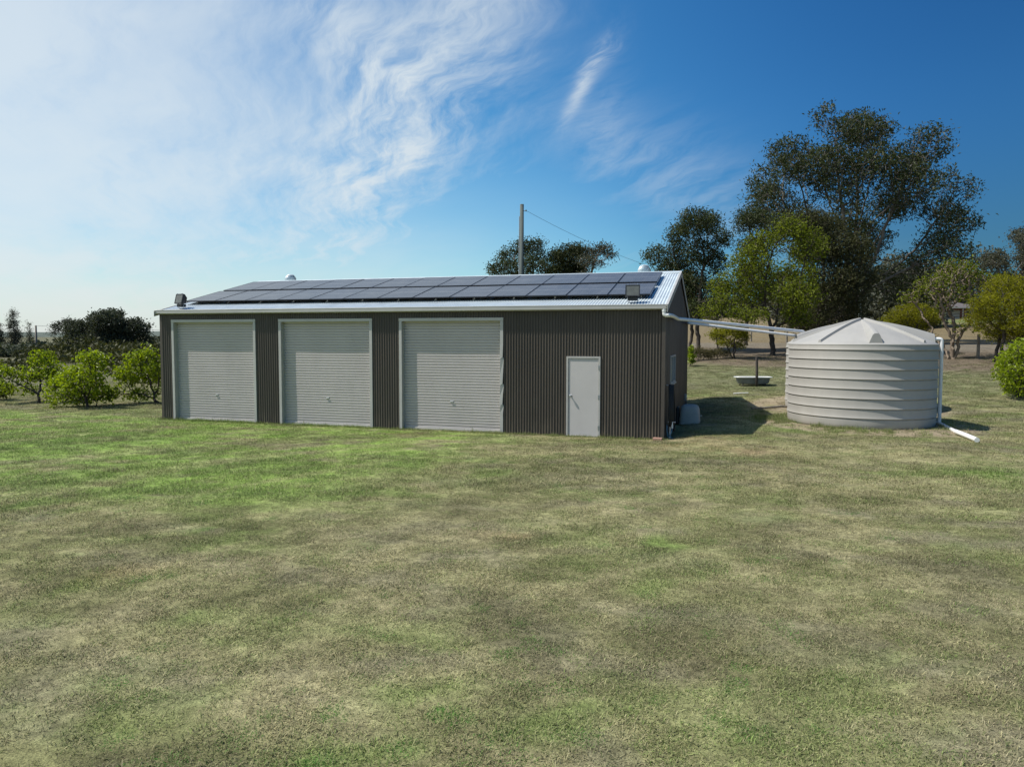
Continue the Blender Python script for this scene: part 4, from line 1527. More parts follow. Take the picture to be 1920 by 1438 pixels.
BIG = [(u_ * (.89 if u_ > 0 else .97), h_, a_ * .95, b_) for u_, h_, a_, b_ in [(-3.5,17.9,1.0,1.0),(-1.23,17.0,1.82,1.37),(1.27,18.2,2.05,1.27),(3.55,17.6,1.82,1.59),(-0.55,15.62,2.28,1.82),(2.64,15.62,2.28,1.82),(-5.32,15.61,2.05,1.37),(-6.46,13.79,1.59,1.59),(-4.19,12.88,2.5,1.82),(-5.55,11.29,1.14,0.91),(-1.46,12.44,2.05,2.05),(5.37,15.63,1.82,1.59),(7.87,15.18,1.59,1.59),(6.73,12.91,2.05,1.82),(9.01,13.37,1.37,1.37),(3.55,12.45,2.05,1.82),(1.27,10.17,2.05,1.82),(9.46,11.1,1.82,1.37),(11.06,11.78,1.0,1.14),(8.55,9.73,1.82,1.14),(5.82,9.73,2.05,1.59),(3.09,7.9,1.82,1.59),(6.73,7.0,2.5,1.59),(9.01,7.46,1.37,1.14),(4.91,5.64,2.05,1.14),(11.65,10.19,0.46,0.64),(5.82,4.28,1.82,0.91),(1.0,14.0,2.4,1.6),(-3.0,15.9,1.8,1.3),(-2.9,14.6,1.8,1.2),(-2.6,13.0,1.5,1.1),(-3.5,11.6,1.3,.9),(-6.9,12.6,1.0,.9),(5.9,11.6,1.6,1.1),(4.4,10.6,1.6,1.1),(7.4,8.6,1.6,1.0),(9.9,8.6,1.2,.8),(10.6,12.6,.9,.9),(2.6,6.2,1.6,1.0),(-2.8,10.6,1.8,1.3),(4.6,14.4,1.8,1.4),(-4.9,14.2,1.6,1.2),(1.5,17.4,1.8,1.2),(-1.0,8.2,1.8,1.3),(7.2,5.6,1.8,1.0),(8.6,6.2,1.4,.8)]]
tree('gum_tree', 'tallest spreading gum tree with grey limbs towering behind the water tanks', 'tree', (10.44, 48.78), BIG, 'leaf_gum', 'bark_gum',
     D=.55, kill=.62, n_attr=2300, trunk_top=6.5, r_base=.27, r_tip=.018, seed=3, n_leaf=13, leaf_len=.34, leaf_w=.115, leaf_r=.58, droop=.45, stems=9, spread=.45, flare=.55, wig=.12, tipdepth=2, expo=2.2)
GRP_P = 'slim trees behind the shed end'
tree('slim_tree', 'slim dark tree with open crown rising behind the shed gable', 'tree', (-.42, 32.84),
     [(-0.77,8.81,1.1,0.92),(0.7,9.0,0.92,0.81),(1.25,7.72,0.73,0.73),(-0.04,6.98,1.1,1.1),(1.06,6.25,0.92,0.92),(-0.04,4.78,1.28,1.1),(1.06,4.05,0.92,0.92),(-0.04,2.95,0.92,0.73)],
     'leaf_gum', 'bark_dark', D=.3, kill=.38, n_attr=480, trunk_top=4.0, r_base=.15, r_tip=.013, seed=5, n_leaf=22, leaf_len=.24, leaf_w=.075, leaf_r=.42, droop=.35, tipdepth=2, group=GRP_P)
tree('slim_tree', 'lower slim dark tree leaning to the roof vent beside the taller one', 'tree', (-1.12, 34.73),
     [(-1.11,8.07,0.84,0.76),(-1.11,6.74,0.95,0.95),(-2.63,6.74,0.76,0.69),(-2.06,5.79,0.69,0.53),(-0.34,5.6,0.95,0.95),(-0.15,4.08,0.76,0.95)],
     'leaf_gum', 'bark_dark', D=.3, kill=.38, n_attr=330, trunk_top=3.6, r_base=.12, r_tip=.013, seed=6, n_leaf=22, leaf_len=.24, leaf_w=.075, leaf_r=.42, droop=.35, tipdepth=2, group=GRP_P)
tree('slim_tree', 'thin young dark stem with a small crown close to the shed end', 'tree', (.75, 31.9),
     [(.0, 3.2, .5, .5), (.25, 4.1, .45, .45), (-.2, 2.4, .4, .35)], 'leaf_dark', 'bark_dark', D=.25, kill=.32, n_attr=90, trunk_top=1.9, r_base=.06, r_tip=.01, seed=8, n_leaf=14,
     leaf_len=.2, leaf_w=.07, leaf_r=.35, droop=.3, group=GRP_P)
tree('broadleaf_tree', 'light green leafy tree forking low beside the white pipes', 'tree', (4.14, 30.03),
     [(0.1,7.55,1.01,0.84),(-0.91,6.71,1.18,0.95),(1.11,6.54,1.18,1.01),(-1.92,5.7,1.18,0.95),(-0.24,5.19,1.52,1.01),(1.62,5.03,1.18,1.01),(-2.77,4.51,1.01,0.84),(-1.25,3.84,1.35,0.95),(0.61,3.68,1.35,1.01),(-3.44,3.33,0.68,0.68),(1.96,3.51,0.95,0.95),(-2.26,2.49,1.18,0.54),(-3.95,2.83,0.68,0.47),(1.11,2.33,0.95,0.47)],
     'leaf_green', 'bark_dark', D=.32, kill=.42, n_attr=820, trunk_top=.75, r_base=.17, r_tip=.012, seed=9, n_leaf=14, leaf_len=.2, leaf_w=.11, leaf_r=.42, droop=.15, tipdepth=2, expo=2.2)
tree('olive_tree', 'dense dark olive tree standing between the light green tree and the tall gum', 'tree', (7.96, 41.66),
     [(-1.23,9.15,1.85,1.03),(0.62,8.74,1.64,1.15),(-0.41,7.3,2.26,1.44),(1.64,6.69,1.44,1.44),(0.41,4.64,2.05,1.64),(2.05,3.82,1.44,1.44),(-0.82,2.17,1.85,1.15),(1.23,2.18,1.85,0.99),(3.2,2.6,1.3,.9),(3.3,5.2,1.2,1.0)],
     'leaf_olive', 'bark_dark', D=.38, kill=.48, n_attr=720, trunk_top=1.4, r_base=.2, r_tip=.015, seed=11, n_leaf=24, leaf_len=.27, leaf_w=.085, leaf_r=.6, droop=.3, tipdepth=3)
tree('grey_tree', 'grey green tree crown showing behind the top of the light green tree', 'tree', (2.92, 44.35),
     [(-0.44,9.97,0.97,0.97),(0.88,10.41,1.23,0.79),(1.98,9.32,1.32,1.1),(.6,8.2,1.1,.9)], 'leaf_gum', 'bark_dark', D=.36, kill=.45, n_attr=260, trunk_top=5.5, r_base=.17, r_tip=.014, seed=12,
     n_leaf=20, leaf_len=.25, leaf_w=.08, leaf_r=.5, droop=.3)
tree('shrub', 'low yellowish green shrub on the litter bank beside the shed end', 'shrub', (1.81, 28.28),
     [(-0.83,1.49,0.59,0.33),(-0.17,1.72,0.73,0.4),(0.56,1.33,0.46,0.33),(-0.5,1.0,0.53,0.3),(0.33,0.83,0.46,0.26)], 'leaf_gold', 'bark_dark', D=.16, kill=.2, n_attr=420, trunk_top=.35, flare=.6,
     r_base=.045, r_tip=.007, seed=13, n_leaf=9, leaf_len=.14, leaf_w=.06, leaf_r=.2, stems=3, spread=.12)
tree('shrub', 'small bright green sprouting shrub right beside the shed wall edge', 'shrub', (-.62, 24.3), [(0.08, 1.0, .14, .2), (.1, .6, .2, .16), (.15, .3, .2, .12)], 'leaf_lime', 'bark_dark', D=.1, kill=.13,
     n_attr=70, trunk_top=.25, r_base=.025, r_tip=.006, seed=14, n_leaf=9, leaf_len=.13, leaf_w=.08, leaf_r=.14)
for k, (sx, sy, s, lab) in enumerate(((-.3, 27.6, 1.0, 'low brownish scrub under the slim tree trunks'), (.75, 28.1, .8, 'smaller tuft of brown scrub between trunks and yellowish shrub'))):
    tree('scrub', lab, 'shrub', (sx, sy), [(-.5 * s, .45 * s, .4 * s, .28 * s), (.17 * s, .5 * s, .5 * s, .3 * s), (.66 * s, .4 * s, .4 * s, .25 * s)], 'leaf_brown', 'bark_dark', D=.12, kill=.15, n_attr=170, trunk_top=.15,
         r_base=.02, r_tip=.006, seed=15 + k, n_leaf=8, leaf_len=.14, leaf_w=.035, leaf_r=.2, stems=4, spread=.25)
tree('gnarled_tree', 'sparse tree with pale gnarled branches growing from a thick stump past the tank', 'tree', (13.31, 26.52),
     [(0.15,4.89,1.03,0.59),(-1.03,4.01,1.03,0.53),(-1.91,3.42,0.65,0.35),(1.03,4.6,1.03,0.53),(-0.15,3.43,1.17,0.41),(1.91,4.31,0.65,0.35),(0.44,1.67,0.65,0.23),(1.47,1.82,0.41,0.21),(-0.73,2.84,0.65,0.23)],
     'leaf_green', 'bark_pale', D=.3, kill=.36, n_attr=330, trunk_top=.5, r_base=.095, r_tip=.012, seed=18, n_leaf=9, tap=.8, stems=4, spread=.12, flare=.7, leaf_len=.2, leaf_w=.10, leaf_r=.32, tipdepth=1, wig=.3, expo=2.3)
tree('gold_bush', 'rounded golden green bush just above the tank roof', 'shrub', (11.90, 30.32),
     [(-0.06,2.35,1.36,0.58),(-1.03,1.97,0.65,0.45),(1.07,2.04,0.65,0.52),(-0.06,1.54,1.45,0.55),(-1.52,1.6,0.42,0.35),(.5,1.0,1.2,.5),(-.6,1.0,1.1,.5)], 'leaf_gold', 'bark_dark', D=.22, kill=.26, n_attr=620, trunk_top=.4,
     r_base=.08, r_tip=.008, seed=19, n_leaf=16, leaf_len=.16, leaf_w=.04, leaf_r=.26, stems=3, tipdepth=3)
tree('gold_bush', 'tall golden green bush on bare dark stems at the picture edge', 'shrub', (15.02, 23.93),
     [(0.14,3.76,1.14,0.76),(-0.68,2.87,0.95,0.68),(0.81,2.81,1.09,0.95),(-1.17,2.27,0.54,0.43),(0.14,1.95,1.09,0.6),(1.49,3.36,1.09,1.09),(1.5,2.0,1.0,.7),(-.6,2.0,.9,.6),(.6,1.5,1.2,.5),(-1.4,2.9,.6,.5)], 'leaf_gold', 'bark_dark', D=.22, kill=.28, n_attr=900,
     trunk_top=.7, r_base=.09, r_tip=.009, seed=20, n_leaf=20, leaf_len=.16, leaf_w=.04, leaf_r=.27, stems=4, spread=.3, tipdepth=3)
GRP_B = 'bright leafy fruit trees'
tree('leafy_bush', 'bright green leafy bush by the lawn at the tank side', 'shrub', (11.87, 12.39),
     [(-0.16,1.0,0.69,0.65),(-0.71,0.8,0.34,0.28),(0.44,1.25,0.69,0.85),(-0.16,1.7,0.44,0.4),(-0.36,0.35,0.5,0.22),(0.54,0.45,0.59,0.4)], 'leaf_lime', 'bark_dark', D=.16, kill=.2, n_attr=420, trunk_top=.3,
     r_base=.06, r_tip=.008, seed=21, n_leaf=8, leaf_len=.15, leaf_w=.085, leaf_r=.2, face_up=.5, tipdepth=2)
tree('gum_tree', 'far pale gum tree with open crown at the picture edge', 'tree', (29.87, 68.17),
     [(-0.28,9.15,1.38,1.1),(-1.38,7.77,1.54,0.88),(0.72,10.14,1.38,0.77),(-2.04,7.39,0.88,0.55),(1.1,7.5,1.38,1.38),(2.48,8.6,1.65,1.65),(0,5.5,1.6,1.0)], 'leaf_grey', 'bark_gum', D=.5, kill=.6, n_attr=380, trunk_top=3.2,
     r_base=.22, r_tip=.02, seed=22, n_leaf=26, leaf_len=.34, leaf_w=.11, leaf_r=.65, droop=.4, tipdepth=2)
GRP_S = 'trees showing over the shed roof'
tree('gum_tree', 'gum tree crowning behind the timber power pole', 'tree', (-19.98, 58.43),
     [(-3.2,8.0,1.0,.9),(-2.1,9.5,.9,1.0),(-.3,10.5,1.2,1.0),(1.35,9.6,1.0,1.1),(1.3,10.9,.9,.6),(-1.7,7.9,1.2,1.0),(.3,8.2,1.0,1.0),(2.0,8.0,.9,.9),(-.8,6.6,1.6,1.0)], 'leaf_gum', 'bark_gum', D=.45, kill=.55, n_attr=420, trunk_top=4.5,
     r_base=.2, r_tip=.018, seed=23, n_leaf=22, leaf_len=.34, leaf_w=.11, leaf_r=.62, droop=.35, tipdepth=2, group=GRP_S)
tree('gum_tree', 'dense dark tree over the shed roof between two open crowns', 'tree', (-16.08, 61.68),
     [(-0.7,9.5,1.3,1.0),(0.7,9.9,1.3,0.9),(-0.9,8.1,1.4,1.0),(.9,8.2,1.4,1.0),(0,6.6,1.7,1.0)], 'leaf_dark', 'bark_dark', D=.45, kill=.52, n_attr=360, trunk_top=5.5,
     r_base=.2, r_tip=.018, seed=24, n_leaf=26, leaf_len=.34, leaf_w=.12, leaf_r=.65, droop=.3, tipdepth=3, group=GRP_S)
tree('gum_tree', 'flat topped sparse tree with pale stems over the shed roof by the wire', 'tree', (-13.06, 60.49),
     [(-.3,9.8,1.0,.6),(1.3,10.1,1.0,.55),(-0.7,8.7,.9,.6),(2.0,9.4,.6,.45),(.4,8.6,.8,.5),(-.4,7.2,1.0,.6)], 'leaf_grey', 'bark_pale', D=.45, kill=.52, n_attr=200, trunk_top=5.0,
     r_base=.15, r_tip=.02, seed=25, n_leaf=17, leaf_len=.34, leaf_w=.11, leaf_r=.6, droop=.3, tipdepth=2, group=GRP_S)
tree('domed_tree', 'broad dark domed tree on the skyline behind the green bushes', 'tree', (-92.38, 73.05),
     [(0.0,5.46,2.95,1.69),(-3.8,4.19,2.53,1.52),(3.38,4.63,2.53,1.52),(-5.49,1.86,1.35,1.52),(5.06,2.3,1.69,1.69),(-0.42,2.71,4.64,2.0),(-2.11,1.4,3.38,1.0),(2.53,1.4,3.38,1.0),(0.42,6.73,2.11,0.68),(5.99,1.2,0.76,1.18)],
     'leaf_far', 'bark_dark', D=.6, kill=.7, n_attr=620, trunk_top=1.4, r_base=.4, r_tip=.03, seed=26, n_leaf=26, leaf_len=.36, leaf_w=.22, leaf_r=.62, tipdepth=3, axis_dir=(.70, .71))
tree('bare_tree', 'sparse spreading tree beside the domed one on the skyline', 'tree', (-103.2, 76.0),
     [(-1.7,5.0,1.06,0.62),(-0.2,5.7,1.23,0.53),(0.6,4.6,1.23,0.97),(-2.1,4.0,0.88,0.44),(.6,3.4,.9,.6)], 'leaf_far', 'bark_dark', D=.5, kill=.55, n_attr=150, trunk_top=1.8, r_base=.2, r_tip=.035, seed=27, n_leaf=8,
     leaf_len=.42, leaf_w=.14, leaf_r=.6, tipdepth=2, axis_dir=(.70, .71))
GRP_C = 'feathery trees on the far skyline'
for k, (cx, cy, hh, lab) in enumerate(((-130.4, 88.0, 9.2, 'tallest feathery tree at the picture edge on the far skyline'), (-132.6, 86.0, 7.0, 'feathery tree cut by the picture edge on the far skyline'),
                                       (-136.7, 96.5, 7.4, 'small thin feathery tree just beside the distant power pole'))):
    w_ = (1.15, 1.5, .6)[k]
    tree('feathery_tree', lab, 'tree', (cx, cy), [(0, hh * .86, w_ * .55, hh * .11), (0, hh * .65, w_ * .8, hh * .14), (.1, hh * .42, w_, hh * .14), (-.1, hh * .22, w_ * 1.1, hh * .12)], 'leaf_grey' if k != 1 else 'leaf_far', 'bark_dark',
         D=.5, kill=.55, n_attr=150 if k < 2 else 80, trunk_top=hh * .6, r_base=.16, r_tip=.03, seed=30 + k, n_leaf=16, leaf_len=.5, leaf_w=.10, leaf_r=.6, droop=.3, group=GRP_C, axis_dir=(.7, .71))
BA = [(-0.17,1.7,0.42,0.33),(0.04,1.18,0.52,0.37),(-0.58,1.08,0.46,0.33),(0.56,1.39,0.21,0.17),(-1.0,0.66,0.42,0.19),(-0.64,0.5,0.37,0.17),(0.35,0.87,0.37,0.27),(-1.14,1.18,0.31,0.29)]
BB = [(-0.25,1.66,0.49,0.35),(0.14,1.85,0.35,0.2),(-0.84,1.27,0.43,0.27),(-0.25,0.98,0.68,0.45),(-1.29,0.84,0.39,0.35),(0.33,0.98,0.29,0.35),(-1.68,0.39,0.23,0.18),(-0.55,0.39,0.78,0.23),(0.14,0.39,0.39,0.25),(-1.03,0.2,0.23,0.12)]
BC = [(-0.65,1.7,0.42,0.33),(-0.23,1.91,0.38,0.21),(-1.17,1.08,0.59,0.38),(-0.44,1.08,0.52,0.42),(-1.49,0.45,0.38,0.23),(-0.86,0.35,0.46,0.21),(0.08,1.39,0.38,0.46),(-0.13,0.45,0.21,0.27)]
BD = [(0.09,1.34,0.43,0.43),(0.37,0.8,0.32,0.35),(-0.28,0.69,0.43,0.43),(0.04,0.3,0.43,0.22)]
for k, (loc, cl_, lab, na, tt) in enumerate((((-24.15, 2.97), BA, 'lime green bush with a bare slender trunk, left of the widest bush', 330, .55), ((-20.9, 2.25), BB, 'widest lime green bush with foliage down to the grass', 520, .2),
                                            ((-19.87, 4.46), BC, 'lime green bush right against the shed wall end', 380, .4), ((-27.01, 3.37), BD, 'darker green bush cut off by the picture edge', 200, .3))):
    tree('leafy_bush', lab, 'shrub', loc, cl_, 'leaf_lime' if k < 3 else 'leaf_green', 'bark_dark', D=.14, kill=.18, n_attr=na, trunk_top=tt, r_base=.055, r_tip=.007, seed=40 + k,
         n_leaf=6, leaf_len=.165, leaf_w=.09, leaf_r=.21, face_up=.5, tipdepth=2, group='row of lime green bushes beyond the shed', wig=.25)


def mass(name, label, spec, leaf, seed, leaf_len, leaf_w):
    """distant scrub that reads as one mass: leaf clumps over many small domes"""
    g = np.random.default_rng(seed)
    Cs = []
    for (x0, y0, x1, y1, n, h, w) in spec:
        for k in range(n):
            u = (k + g.random()) / n
            x, y = x0 + (x1 - x0) * u + g.normal() * 3, y0 + (y1 - y0) * u + g.normal() * 4
            hh = h * (.55 + .8 * g.random())
            m = int(260 * w * hh / 6)
            v = g.normal(size=(m, 3))
            v /= np.linalg.norm(v, axis=1)[:, None]
            v *= (.55 + .45 * g.random((m, 1)))
            p = np.array([x, y, gz(x, y) + hh * .45]) + v * np.array([w, w, hh * .55]) * (.7 + .5 * g.random())
            Cs.append(np.concatenate([p, np.full((m, 1), g.random())], 1))
    C = np.concatenate(Cs)
    m = len(C)
    c = C[:, :3]
    ln = g.normal(size=(m, 3))
    ln /= np.linalg.norm(ln, axis=1)[:, None]
    sd = np.cross(ln, g.normal(size=(m, 3)))
    sd /= np.linalg.norm(sd, axis=1)[:, None]
    s = (.6 + .8 * g.random(m))[:, None]
    V = np.stack([c - ln * leaf_len * s, c + sd * leaf_w * s, c + ln * leaf_len * s, c - sd * leaf_w * s], 1).reshape(-1, 3)
    o4 = np.arange(m) * 4
    F = np.concatenate([np.stack([o4, o4 + 1, o4 + 2], -1), np.stack([o4, o4 + 2, o4 + 3], -1)])
    tn = np.clip(.6 * C[:, 3] + .45 * g.random(m), 0, 1)
    T = np.stack([np.repeat(tn, 4), np.repeat(g.random(m), 4), np.zeros(m * 4)], -1)
    o = np_mesh(name, V, F, M[leaf], None, tint=T)
    tag(o, label, 'trees')
    return kind(o, 'stuff')


mass('treeline', 'dark band of distant trees and scrub beyond the lime green bushes', [(-135, 78, -60, 88, 40, 2.1, 3.0), (-150, 120, -60, 140, 34, 3.0, 4.5), (-190, 200, 40, 300, 50, 6, 8)], 'leaf_far', 51, .36, .19)
mass('scrubland', 'olive scrub in the hollow behind the lime green bushes', [(-75, 50, -48, 60, 18, 2.4, 2.4), (-80, 40, -45, 44, 20, 1.3, 1.8), (-66, 32, -38, 33, 18, .8, 1.5), (-90, 58, -52, 66, 22, 2.6, 2.4)], 'leaf_olive', 52, .21, .12)
mass('far_trees', 'grey green wood far behind the gum tree and the house', [(8, 135, 75, 125, 30, 9.5, 4.5), (-20, 150, 10, 150, 10, 5.0, 4), (42, 90, 66, 80, 10, 8, 3), (13, 78, 27, 84, 14, 6.5, 2.6)], 'leaf_grey', 53, .30, .15)


# ------------------------------------------------------------------ grass
def grass_patch(idx, nb, size, hmin, hmax, wid):
    g = np.random.default_rng(200 + idx)
    p = (g.random((nb, 2)) - .5) * size
    az = g.random(nb) * 2 * PI
    ln = hmin + (hmax - hmin) * g.random(nb) ** 1.6
    el = R(8) + R(62) * g.random(nb) ** 1.3
    w = wid * (.6 + .8 * g.random(nb))
    dr = np.stack([np.cos(az) * np.cos(el), np.sin(az) * np.cos(el), np.sin(el)], -1)
    sd = np.stack([-np.sin(az), np.cos(az), np.zeros(nb)], -1)
    b0 = np.concatenate([p, np.full((nb, 1), -.004)], 1)
    mid = b0 + dr * (ln * .55)[:, None]
    el2 = el - R(25) - R(30) * g.random(nb)
    d2_ = np.stack([np.cos(az) * np.cos(el2), np.sin(az) * np.cos(el2), np.sin(el2)], -1)
    tip = mid + d2_ * (ln * .45)[:, None]
    V = np.stack([b0 - sd * w[:, None] * .5, b0 + sd * w[:, None] * .5, mid + sd * w[:, None] * .45, mid - sd * w[:, None] * .45, tip], 1).reshape(-1, 3)
    o5 = np.arange(nb) * 5
    F = np.concatenate([np.stack([o5, o5 + 1, o5 + 2], -1), np.stack([o5, o5 + 2, o5 + 3], -1), np.stack([o5 + 3, o5 + 2, o5 + 4], -1)])
    T = np.stack([np.repeat(g.random(nb), 5), np.repeat(g.random(nb), 5), np.zeros(nb * 5)], -1)
    return V, F, T


def grass_material():
    m = bpy.data.materials.new('grass_blade')
    m.use_nodes = True
    nt = m.node_tree
    nt.nodes.clear()
    N = NT(nt)
    tn = N.n('ShaderNodeAttribute', attribute_name='tone', attribute_type='INSTANCER').outputs['Color']
    rx, ry, rz = N.sep(N.n('ShaderNodeAttribute', attribute_name='tint').outputs['Vector'])
    c = N.vmath('SCALE', tn, scale=N.ramp(rx, 0, 1, .52, 1.5, False))
    c = N.mix(N.math('MULTIPLY', N.ramp(ry, .80, .92), .6), c, (0.40, 0.34, 0.21))
    c = N.mix(N.math('MULTIPLY', N.ramp(ry, .26, .08), .6), c, (0.085, 0.15, 0.028))
    p = N.n('ShaderNodeBsdfPrincipled')
    N.L.new(c, p.inputs['Base Color'])
    p.inputs['Roughness'].default_value = .7
    p.inputs['Specular IOR Level'].default_value = .2
    tr = N.n('ShaderNodeBsdfTranslucent')
    N.L.new(c, tr.inputs['Color'])
    mx = N.n('ShaderNodeMixShader')
    mx.inputs[0].default_value = .22
    N.L.new(p.outputs[0], mx.inputs[1])
    N.L.new(tr.outputs[0], mx.inputs[2])
    o = N.n('ShaderNodeOutputMaterial')
    N.L.new(mx.outputs[0], o.inputs['Surface'])
    return m


def build_grass():
    gm = grass_material()
    protos = bpy.data.collections.new('grass_patches')
    for k in range(6):
        V, F, T = grass_patch(k, 100, .25, .022, .060, .0044)
        o = np_mesh('grass_patch', V, F, gm, tint=T)
        COL.objects.unlink(o)
        protos.objects.link(o)
    g = np.random.default_rng(77)
    # sow the lawn in front of and beside the shed, thinner with distance from the viewpoint's side
    n = 260000
    x = g.uniform(-34, 20, n)
    y = g.uniform(-17.5, 30, n)
    dc = np.hypot(x - CAM.x, y - CAM.y)
    az = np.degrees(np.arctan2(x - CAM.x, y - CAM.y)) - math.degrees(YAW)
    dens = np.where(dc < 9, 60, np.where(dc < 16, 44, np.where(dc < 26, 28, 20)))
    keep = (np.abs(az) < 46) & (dc > 2.5) & (g.random(n) < dens / (n / (54 * 47.5)))
    shed_d = np.maximum(np.maximum(-L_ - x, x - 0.0), np.maximum(-.02 - y, y - W_))
    tk = np.minimum(np.hypot(x - TANK[0], y - TANK[1]), np.hypot(x - TANK2[0], y - TANK2[1]))
    keep &= (shed_d > .16) & (tk > 2.12) & ((tk > 3.35) | (g.random(n) < .13))
    hid = (y > W_ + .5) & (x < -2) & (x > -15)
    v = y + .35 * x
    keep &= ~hid & ~((v > 25) & (g.random(n) < .7))
    x, y, dc, v = x[keep], y[keep], dc[keep], v[keep]
    weed = np.zeros(len(x))
    # rank tufts on the tank mound and a few along the walls
    q_, wx, wy, lawnweed = 0, [], [], []
    while len(wx) < 330:
        a_, r_ = g.random() * 2 * PI, 2.14 + abs(g.normal()) * .55
        X_, Y_ = TANK[0] + r_ * math.cos(a_), TANK[1] + r_ * math.sin(a_)
        if fbm(np.array([X_ / .6]), np.array([Y_ / .6]), 131, 3)[0] > .47 and Y_ < TANK[1] + 1.5 and math.hypot(X_ - TANK2[0], Y_ - TANK2[1]) > 2.15 and g.random() < (1.0 if X_ < TANK[0] + .6 else .3):
            wx.append(X_)
            wy.append(Y_)
    for k_ in range(150):
        # lone green weeds that the mower left in the lawn
        a_ = g.uniform(-30, 30)
        d_ = 4.2 + 13 * g.random() ** 1.4
        X_, Y_ = CAM.x + d_ * math.sin(YAW + R(a_)), CAM.y + d_ * math.cos(YAW + R(a_))
        if Y_ < -.6:
            for q_ in range(g.integers(1, 5)):
                wx.append(X_ + g.normal() * .05)
                wy.append(Y_ + g.normal() * .05)
                lawnweed.append(len(wx) - 1)
    for k_ in range(420):
        wx.append(-15.6 + 15.7 * g.random())
        wy.append(-.06 - .10 * g.random())
    x, y = np.concatenate([x, wx]), np.concatenate([y, wy])
    wk = np.ones(len(wx))
    wk[lawnweed] = 2
    weed = np.concatenate([weed, wk])
    dc = np.hypot(x - CAM.x, y - CAM.y)
    z = height(x, y)
    sc = np.where(dc < 12, 1.0, np.where(dc < 22, 1.25, 1.6)) * (.8 + .45 * g.random(len(x)))
    lush = blobs(x, y, GREEN)
    hs_ = (.62 + .55 * fbm(x / 1.2, y / 1.2, 111, 3)) * (1 + .45 * lush)
    tn = tone(x, y)
    tn = tn * (.68 + .58 * g.random((len(x), 1)))
    tn = lerp(tn, C_GREEN * 1.05, smooth01((g.random(len(x)) - .86) / .1) * .75)
    tn = lerp(tn, C_STRAW * 1.25, smooth01((g.random(len(x)) - .88) / .1) * .7)
    wt_ = np.where(weed > 0, .5 + .5 * g.random(len(x)), 0)
    tn = lerp(tn, np.array((.17, .23, .06)), wt_)
    tn = np.where((weed == 2)[:, None], np.array((.085, .215, .035)), tn)
    sc = np.where(weed > 0, sc * (.45 + .4 * g.random(len(x))), sc)
    hs_ = np.where(weed == 1, hs_ * (2.0 + 2.0 * g.random(len(x))), np.where(weed == 2, .7, hs_))
    me = bpy.data.meshes.new('grass')
    me.vertices.add(len(x))
    me.vertices.foreach_set('co', np.stack([x, y, z], -1).astype(np.float32).ravel())
    a = me.attributes.new('tone', 'FLOAT_COLOR', 'POINT')
    a.data.foreach_set('color', np.concatenate([tn, np.ones((len(x), 1))], 1).astype(np.float32).ravel())
    a = me.attributes.new('size', 'FLOAT_VECTOR', 'POINT')
    a.data.foreach_set('vector', np.stack([sc, sc, sc * hs_], -1).astype(np.float32).ravel())
    a = me.attributes.new('turn', 'FLOAT_VECTOR', 'POINT')
    a.data.foreach_set('vector', np.stack([np.zeros(len(x)), np.zeros(len(x)), g.random(len(x)) * 6.283], -1).astype(np.float32).ravel())
    a = me.attributes.new('pick', 'INT', 'POINT')
    a.data.foreach_set('value', g.integers(0, 6, len(x)).astype(np.int32))
    o = bpy.data.objects.new('grass', me)
    COL.objects.link(o)
    ng = bpy.data.node_groups.new('sow_grass', 'GeometryNodeTree')
    ng.interface.new_socket('Geometry', in_out='INPUT', socket_type='NodeSocketGeometry')
    ng.interface.new_socket('Geometry', in_out='OUTPUT', socket_type='NodeSocketGeometry')
    G = NT(ng)
    gi, go = G.n('NodeGroupInput'), G.n('NodeGroupOutput')
    ci = G.n('GeometryNodeCollectionInfo')
    ci.inputs['Collection'].default_value = protos
    ci.inputs['Separate Children'].default_value = True
    ci.inputs['Reset Children'].default_value = True
    ip = G.n('GeometryNodeInstanceOnPoints')

    def attr(nm, ty):
        q_ = G.n('GeometryNodeInputNamedAttribute', data_type=ty)
        q_.inputs['Name'].default_value = nm
        return [s for s in q_.outputs if s.enabled and s.name == 'Attribute'][0]
    ng.links.new(gi.outputs[0], ip.inputs['Points'])
    ng.links.new(ci.outputs[0], ip.inputs['Instance'])
    ip.inputs['Pick Instance'].default_value = True
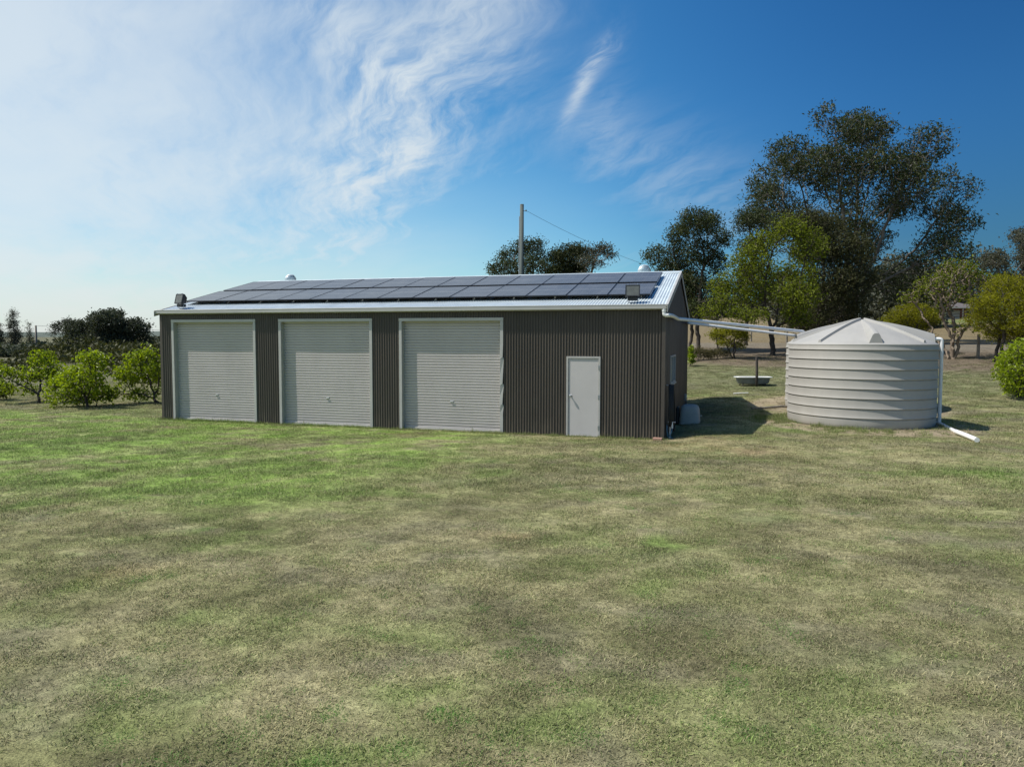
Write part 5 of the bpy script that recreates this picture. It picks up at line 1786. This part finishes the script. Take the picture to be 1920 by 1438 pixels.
    ng.links.new(attr('pick', 'INT'), ip.inputs['Instance Index'])
    er = G.n('FunctionNodeEulerToRotation')
    ng.links.new(attr('turn', 'FLOAT_VECTOR'), er.inputs[0])
    ng.links.new(er.outputs[0], ip.inputs['Rotation'])
    ng.links.new(attr('size', 'FLOAT_VECTOR'), ip.inputs['Scale'])
    ng.links.new(ip.outputs[0], go.inputs[0])
    md = o.modifiers.new('sow', 'NODES')
    md.node_group = ng
    tag(o, 'short mown patchy grass, green and straw coloured, covering the lawn', 'grass')
    return kind(o, 'stuff')


build_grass()


def fallen_leaves():
    """dry leaves and twigs blown over the lawn"""
    g = np.random.default_rng(91)
    n = 500
    a_ = YAW + np.radians(g.uniform(-36, 36, n))
    d_ = 4 + 22 * g.random(n) ** 1.2
    x, y = CAM.x + d_ * np.sin(a_), CAM.y + d_ * np.cos(a_)
    k = (y < -.4) | (x > .6)
    x, y = x[k], y[k]
    n = len(x)
    z = height(x, y) + .02 + .012 * g.random(n)
    c = np.stack([x, y, z], -1)
    az = g.random(n) * 6.283
    ln = np.stack([np.cos(az), np.sin(az), g.normal(size=n) * .25], -1)
    sd = np.stack([-np.sin(az), np.cos(az), g.normal(size=n) * .35], -1)
    l2 = (.007 + .013 * g.random(n) ** 2)[:, None]
    w2 = l2 * (.14 + .22 * g.random((n, 1)))
    up_ = np.array([0, 0, .006])
    V = np.stack([c - ln * l2, c + sd * w2 + up_, c + ln * l2, c - sd * w2 + up_], 1).reshape(-1, 3)
    o4 = np.arange(n) * 4
    F = np.concatenate([np.stack([o4, o4 + 1, o4 + 2], -1), np.stack([o4, o4 + 2, o4 + 3], -1)])
    T = np.stack([np.repeat(g.random(n), 4), np.zeros(n * 4), np.zeros(n * 4)], -1)
    m = leaf_mat('leaf_dry', (0.16, 0.105, 0.06), (0.50, 0.43, 0.31), .1, .7)
    o = np_mesh('fallen_leaves', V, F, m, tint=T)
    tag(o, 'dry fallen leaves scattered thinly over the lawn', 'leaves')
    return kind(o, 'stuff')


fallen_leaves()
